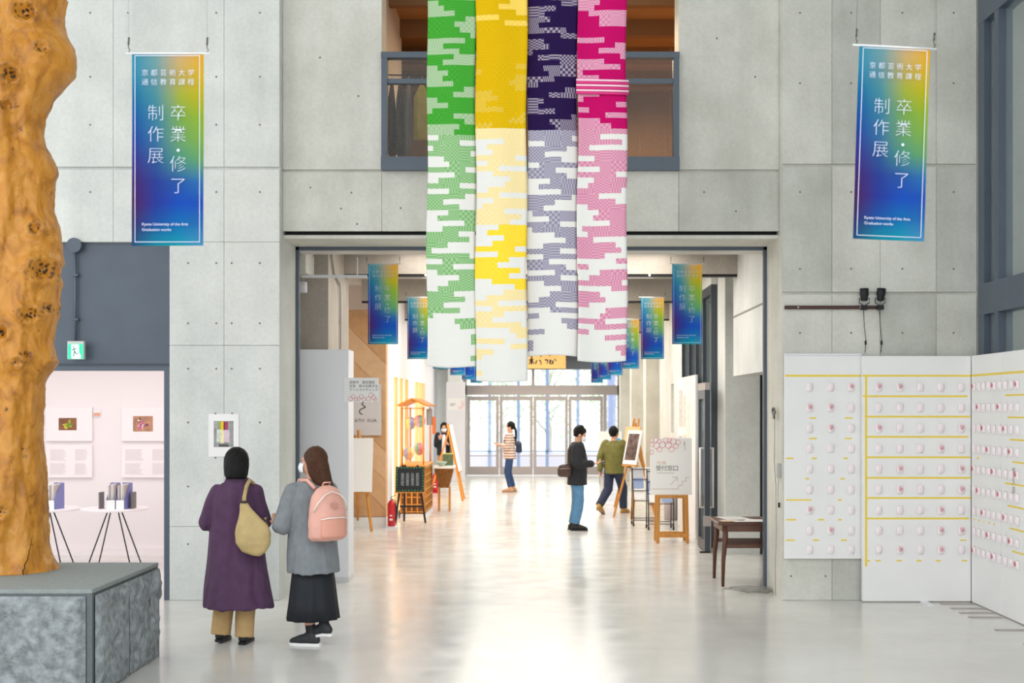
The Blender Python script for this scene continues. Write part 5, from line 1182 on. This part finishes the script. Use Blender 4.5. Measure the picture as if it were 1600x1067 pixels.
# her bag
bag = thing('shoulder_bag', (X_(398, 10.44), 10.42, Z_(868, 10.42)), 'soft beige hobo bag hanging from the shoulder of the purple coat', 'bag')
m = MB(); R = []
for z, w, dp, cx in ((0.0, .045, .03, .005), (.03, .10, .05, .0), (.10, .145, .065, -.005), (.18, .150, .06, -.008), (.25, .125, .05, -.02), (.32, .085, .038, -.045), (.38, .05, .026, -.07), (.43, .03, .018, -.085)):
    R.append([(cx+w*math.cos(2*PI*k/24), dp*math.sin(2*PI*k/24), z) for k in range(24)])
m.loft(R); M_bagm = mat('beige_leather', '#b8a06c', .6, var=.12, vscale=10, bump=.2, bscale=40)
obj('pouch', organic(m, 'pouch', .009, 3, .008, (8, 8, 5)), M_bagm, bag)
MB().tube([(-.085, -.0, .42), (-.078, -.01, .48), (-.072, .045, .56), (-.07, .14, .605), (-.06, .25, .57), (-.04, .33, .45)], .017, 8).build('strap', M_bagm, bag, True)
MB().tube([(.03, .0, .20), (.10, .01, .26), (.09, .015, .31)], .016, 8).build('side_strap', mat('beige_leather_dark', '#8d7a4c', .6), bag, True)  # side strap in a darker beige than the pouch
B(-.105, -.06, -.028, -.008, .43, .445).build('buckle', M_black, bag)

# woman in the grey jacket with the pink backpack
RB = math.radians(40)
Bp = Fig((X_(488, 10.55), 10.55, 0), RB, 'person in a grey jacket and long black skirt wearing a pink backpack', 1.62, head=(.05, 0, .62))
armsB = [((.15, .01, 1.25), (.20, .02, 1.0), (.12, .20, .98), (-.2, 1, .3), (0, .2, 1)), ((-.155, .03, 1.25), (-.245, .04, .99), (-.19, .2, .96), (.2, 1, .5), (0, .2, 1))]
legsB = [((.07, 0, .82), (.07, -.05, .46), (.05, -.10, .17), (-.02, .02, .08)), ((-.07, 0, .82), (-.04, .03, .46), (-.02, -.02, .085), (-.115, .10, .03))]
Bp.body(armsB, legsB, (.9, .9))
c = MB(); rings(c, [(.60, .215, .20, -.005, -.03), (.61, .215, .20, -.005, -.03), (.8, .20, .175, -.005, -.02), (1.0, .19, .15, 0, 0), (1.2, .19, .14, 0, 0), (1.28, .17, .12, 0, 0), (1.33, .12, .095, 0, 0), (1.36, .075, .075, 0, 0)])
sleeves(c, armsB, .078, .080, .062, .8); Bp.part(c, 'jacket', mat('grey_linen', '#7c8185', .9, var=.1, vscale=16, bump=.12, bscale=140), .010, 2, .015, (11, 11, 3), seed=4)
c = MB(); rings(c, [(.66, .165, .15, 0, -.01), (.5, .185, .165, 0, -.01), (.35, .20, .18, 0, -.01), (.215, .215, .195, 0, -.01)], 72, None, .05, 11); Bp.raw(c, 'skirt', mat('black_skirt', '#171b22', .75), smooth=True)
Bp.hair('long', M_hairb); c = MB(); c.ell((0, -.098, 1.53), (.035, .022, .025), 10); Bp.raw(c, 'hair_clip', M_black, headspace=True); Bp.mask()
for i in (0, 1):
    hp, kn, an, to = legsB[i]; c = MB(); chain(c, [(Vector(an)+(Vector(kn)-Vector(an)).normalized()*.13, .044), (an, .042)]); Bp.part(c, 'sock', M_black, .008, 1)
    Bp.shoe(i, mat('sneaker_dark', '#2c2d30', .6, var=.2, vscale=30), M_white)
# backpack: thing of its own, placed against her back
bp = thing('backpack', tuple(Vector((X_(488, 10.55), 10.55, .86)) + Matrix.Rotation(RB, 3, 'Z') @ Vector((.0, -.235, .0))), 'pale pink backpack with white zips worn over the grey jacket', 'backpack', None, RB)
m = MB(); rings(m, [(.02, .135, .085, 0, .0), (.05, .165, .105, 0, -.01), (.15, .172, .115, 0, -.015), (.27, .165, .10, 0, -.008), (.38, .135, .082, 0, .0), (.44, .09, .06, 0, .005), (.465, .04, .03, 0, .01)])
M_pk = mat('pink_nylon', '#e0a898', .6, var=.07, vscale=8, bump=.1, bscale=60); pk = obj('pack_body', organic(m, 'pack_body', .009, 4, .006, (9, 9, 7)), M_pk, bp)
m = MB(); rings(m, [(.05, .11, .05, 0, -.10), (.07, .12, .055, 0, -.105), (.19, .115, .05, 0, -.095), (.215, .10, .04, 0, -.09)]); po = obj('front_pocket', organic(m, 'front_pocket', .008, 4), mat('pink_nylon2', '#d99a86', .6), bp)
M_zip = mat('white_zip', '#efe6dc', .5)
MB().tube([(-.118, -.105, .20), (-.06, -.137, .212), (.06, -.137, .212), (.118, -.105, .20)], .006, 6).build('zip', M_zip, po, True)
MB().tube([(-.155, -.05, .26), (-.135, -.085, .33), (-.07, -.085, .395), (.0, -.075, .42), (.07, -.085, .395), (.135, -.085, .33), (.155, -.05, .26)], .006, 6).build('zip', M_zip, pk, True)
MB().tube([(-.03, .03, .455), (-.03, -.0, .49), (.03, -.0, .49), (.03, .03, .455)], .007, 6).build('top_loop', M_pk, bp, True)
B(-.03, .03, -.125, -.118, .29, .33).build('patch_label', mat('label_tan', '#c58f80', .6), pk)
for s in (-1, 1): MB().tube([(s*.07, .07, .44), (s*.09, .16, .505), (s*.10, .27, .50), (s*.115, .355, .42), (s*.12, .33, .30)], .016, 8).build('shoulder_strap', M_pk, bp, True)

# man with the phone
C = Fig((X_(902, 20.5), 20.5, 0), -PI/2, 'person in a black jacket and blue jeans looking down at a phone', 1.66, head=(-.38, 0, 0), lean=0.0)
armsC = [((.18, 0, 1.285), (.215, -.02, 1.02), (.12, .24, 1.03), (-.25, 1, .12), (0, 0, 1)), ((-.18, 0, 1.285), (-.215, .0, 1.02), (-.10, .25, 1.02), (.25, 1, .12), (0, 0, 1))]
legsC = [((.08, -.01, .82), (.085, .03, .46), (.09, -.03, .085), (.10, .13, .03)), ((-.08, -.01, .82), (-.085, .0, .46), (-.085, -.07, .085), (-.09, .09, .03))]
C.body(armsC, legsC, (.9, .9))
c = MB(); rings(c, [(.70, .195, .155, 0, .0), (.71, .195, .155, 0, .0), (.9, .195, .15, 0, .0), (1.1, .20, .15, 0, 0), (1.24, .20, .14, 0, -.01), (1.30, .17, .12, 0, -.01), (1.34, .10, .09, 0, 0), (1.36, .075, .07, 0, 0)])
sleeves(c, armsC, .085, .07, .055, .85); C.part(c, 'jacket', mat('black_jacket', '#1d2026', .8, var=.15, vscale=12), .011, 3, .012, (9, 9, 4), seed=8)
c = MB(); trousers(c, legsC, .10, .077, .066, .02); C.part(c, 'jeans', mat('blue_denim', '#5685ac', .85, var=.12, vscale=14), .010, 3, .008, (10, 10, 5))
C.hair('short', M_hair); C.mask(); C.shoe(0, M_black, M_black); C.shoe(1, M_black, M_black)
ph = thing('phone', (X_(902, 20.5)+.375, 20.5, 1.085), 'dark phone held out in the hands of the person in jeans', 'phone')
M = Matrix.Rotation(-.35, 4, 'Y'); MB().box(-.07, .07, -.036, .036, -.004, .004, M).build('case', M_black, ph); MB().box(-.065, .065, -.033, .033, .0042, .005, M).build('screen', mat('phone_screen', '#3a4658', .1, emit='#9fb4cc', estr=.5), ph)
wb = thing('waist_bag', (X_(884, 20.4)-.02, 20.33, .86), 'brown leather waist bag behind the back of the person in jeans', 'bag')
m = MB(); rings(m, [(.0, .075, .04, 0, 0), (.03, .11, .055, 0, 0), (.12, .115, .055, 0, 0), (.18, .09, .045, .01, 0), (.2, .05, .03, .01, 0)]); obj('pouch', organic(m, 'pouch', .009, 3, .005, (12, 12, 9)), mat('brown_leather', '#4a352c', .5, var=.2, vscale=14), wb)
MB().tube([(-.09, -.02, .17), (.05, -.03, .20), (.16, -.03, .24)], .010, 6).build('belt', M_black, wb, True); MB().tube([(-.08, -.058, .13), (.09, -.058, .14)], .004, 6).build('zip', M_chrome, wb, True)

# woman with the ponytail
Dp = Fig((X_(796, 29.8), 29.8, 0), PI/2, 'person in a striped blouse and dark jeans with a long black ponytail', 1.63, head=(0, 0, 0), lean=-.01)
armsD = [((.165, 0, 1.285), (.21, .03, 1.03), (.15, .24, 1.06), (-.1, 1, .3), (0, .2, 1)), ((-.165, 0, 1.285), (-.21, .04, 1.03), (-.12, .25, 1.10), (.1, 1, .3), (0, .2, 1))]
legsD = [((.075, -.01, .82), (.08, .01, .46), (.08, -.10, .085), (.09, .05, .03)), ((-.075, -.01, .82), (-.08, .06, .46), (-.08, -.02, .085), (-.085, .13, .03))]
Dp.body(armsD, legsD, (.6, .6))
st = bpy.data.materials.new('striped_blouse'); st.use_nodes = True; nt = st.node_tree; bsd = nt.nodes['Principled BSDF']; tcn = nt.nodes.new('ShaderNodeTexCoord'); wv = nt.nodes.new('ShaderNodeTexWave'); wv.bands_direction = 'Z'; wv.inputs['Scale'].default_value = 5.2; wv.inputs['Distortion'].default_value = 1.2
nt.links.new(tcn.outputs['Object'], wv.inputs['Vector']); rp = nt.nodes.new('ShaderNodeValToRGB'); rp.color_ramp.elements[0].position = .3; rp.color_ramp.elements[0].color = (*lin('#9a7468'), 1); rp.color_ramp.elements[1].position = .6; rp.color_ramp.elements[1].color = (*lin('#e6d3c8'), 1); nt.links.new(wv.outputs[0], rp.inputs[0]); nt.links.new(rp.outputs[0], bsd.inputs['Base Color']); bsd.inputs['Roughness'].default_value = .85
c = MB(); rings(c, [(.76, .18, .145, 0, -.01), (.77, .18, .145, 0, -.01), (.95, .18, .14, 0, 0), (1.15, .18, .135, 0, 0), (1.27, .17, .12, 0, 0), (1.33, .10, .085, 0, 0), (1.355, .07, .065, 0, 0)]); sleeves(c, armsD, .08, .068, .05, .6); Dp.part(c, 'blouse', st, .011, 3, .010, (9, 9, 4))
c = MB(); trousers(c, legsD, .092, .062, .050, .04); Dp.part(c, 'jeans', mat('dark_denim', '#2c4670', .85, var=.15, vscale=14), .010, 3, .004, (10, 10, 5))
Dp.hair('pony', M_hair); Dp.mask()
for i in (0, 1): Dp.shoe(i, mat('tan_shoe', '#c49a78', .6), mat('tan_sole', '#a58468', .6))
bk = thing('small_backpack', (X_(796, 29.8)+.22, 29.8, .92), 'small navy backpack on the back of the striped blouse', 'backpack')
m = MB(); rings(m, [(.0, .06, .10, 0, 0), (.04, .075, .125, 0, 0), (.2, .07, .12, 0, 0), (.26, .045, .09, 0, 0)]); obj('pack_body', organic(m, 'pack_body', .010, 3), mat('navy_nylon', '#1f2c48', .6), bk)
for s in (-1, 1): MB().tube([(-.05, s*.08, .25), (-.12, s*.10, .375), (-.24, s*.105, .37), (-.355, s*.115, .26)], .012, 6).build('shoulder_strap', mat('navy_nylon', '#1f2c48', .6), bk, True)

# woman behind the easel, facing the camera
E_ = Fig((X_(694, 32.2), 32.2, 0), PI, 'person in a dark jacket with a black bob standing behind the large easel', 1.58, head=(-.2, 0, 0))
armsE = [((.165, 0, 1.285), (.21, .02, 1.04), (.10, .16, 1.20), (-.3, .3, 1), (0, -1, .3)), ((-.165, 0, 1.285), (-.21, .02, 1.03), (-.12, .20, 1.06), (.3, 1, .2), (0, .1, 1))]
legsE = [((.075, 0, .82), (.08, .02, .46), (.085, -.03, .085), (.095, .12, .03)), ((-.075, 0, .82), (-.08, .02, .46), (-.085, -.03, .085), (-.095, .12, .03))]
E_.body(armsE, legsE, (.7, .7))
c = MB(); rings(c, [(.78, .19, .14, 0, 0), (.79, .19, .14, 0, 0), (1.0, .185, .14, 0, 0), (1.2, .19, .135, 0, 0), (1.28, .165, .12, 0, 0), (1.33, .10, .085, 0, 0), (1.355, .07, .07, 0, 0)]); sleeves(c, armsE, .08, .066, .05, .8); jk = E_.part(c, 'jacket', mat('charcoal_jacket', '#22232b', .8), .011, 3, .010, (9, 9, 4), seed=3)
c = MB(); rings(c, [(.80, .055, .02, 0, .13), (1.25, .05, .02, 0, .125), (1.31, .03, .02, 0, .10)]); E_.part(c, 'shirt', M_paper, .009, 2, parent=jk)
c = MB(); trousers(c, legsE, .095, .075, .07, .02); E_.part(c, 'trousers', mat('tan_trousers', '#b59474', .85), .010, 3, .005, (9, 9, 4))
E_.hair('bob', M_hair); E_.mask(); E_.shoe(0, M_white, M_white); E_.shoe(1, M_white, M_white)
tb = thing('tote_bag', (X_(694, 32.2)+.24, 32.04, .70), 'olive grey tote bag on the arm of the dark jacketed person', 'bag'); m = MB(); rings(m, [(0, .08, .05, 0, 0), (.03, .10, .06, 0, 0), (.3, .085, .05, 0, 0), (.34, .07, .03, 0, 0)]); obj('pouch', organic(m, 'pouch', .01, 3, .006), mat('olive_tote', '#6f6a58', .8), tb)
MB().tube([(-.05, 0, .33), (-.06, .02, .40), (-.06, .03, .43), (.03, .03, .43), (.05, 0, .33)], .009, 6).build('handle', mat('olive_tote', '#6f6a58', .8), tb, True)

# walking man in olive
F_ = Fig((X_(958, 23.7), 23.7, 0), math.radians(-35), 'person in an olive jacket and navy trousers walking away in tan shoes', 1.60, head=(0, 0, -.1), lean=.03)
armsF = [((.18, .03, 1.285), (.23, .12, 1.04), (.20, .27, .88), (0, .6, -.8), (-1, 0, 0)), ((-.18, .03, 1.285), (-.24, -.08, 1.04), (-.22, -.10, .80), (0, .1, -1), (1, 0, 0))]
legsF = [((.08, .02, .82), (.09, .20, .47), (.09, .22, .085), (.10, .38, .03)), ((-.08, .0, .82), (-.085, -.04, .45), (-.09, -.34, .17), (-.095, -.22, .05))]
F_.body(armsF, legsF, (.6, .6))
c = MB(); rings(c, [(.74, .19, .15, 0, .02), (.75, .19, .15, 0, .02), (.95, .19, .15, 0, .03), (1.15, .195, .145, 0, .035), (1.27, .18, .125, 0, .04), (1.33, .11, .09, 0, .04), (1.355, .075, .07, 0, .04)]); sleeves(c, armsF, .085, .07, .055, .9); F_.part(c, 'jacket', mat('olive_jacket', '#6c6a35', .85, var=.15, vscale=10), .011, 3, .012, (9, 9, 4), seed=12)
c = MB(); trousers(c, legsF, .10, .085, .075, .01, .02); F_.part(c, 'trousers', mat('navy_trousers', '#27304a', .85), .010, 3, .006, (10, 10, 5))
F_.hair('short', M_hair); F_.shoe(0, mat('tan_boot', '#b08a3e', .6), mat('tan_sole', '#a58468', .6)); F_.shoe(1, mat('tan_boot', '#b08a3e', .6), mat('tan_sole', '#a58468', .6))
bpy.data.scenes.remove(TMP)
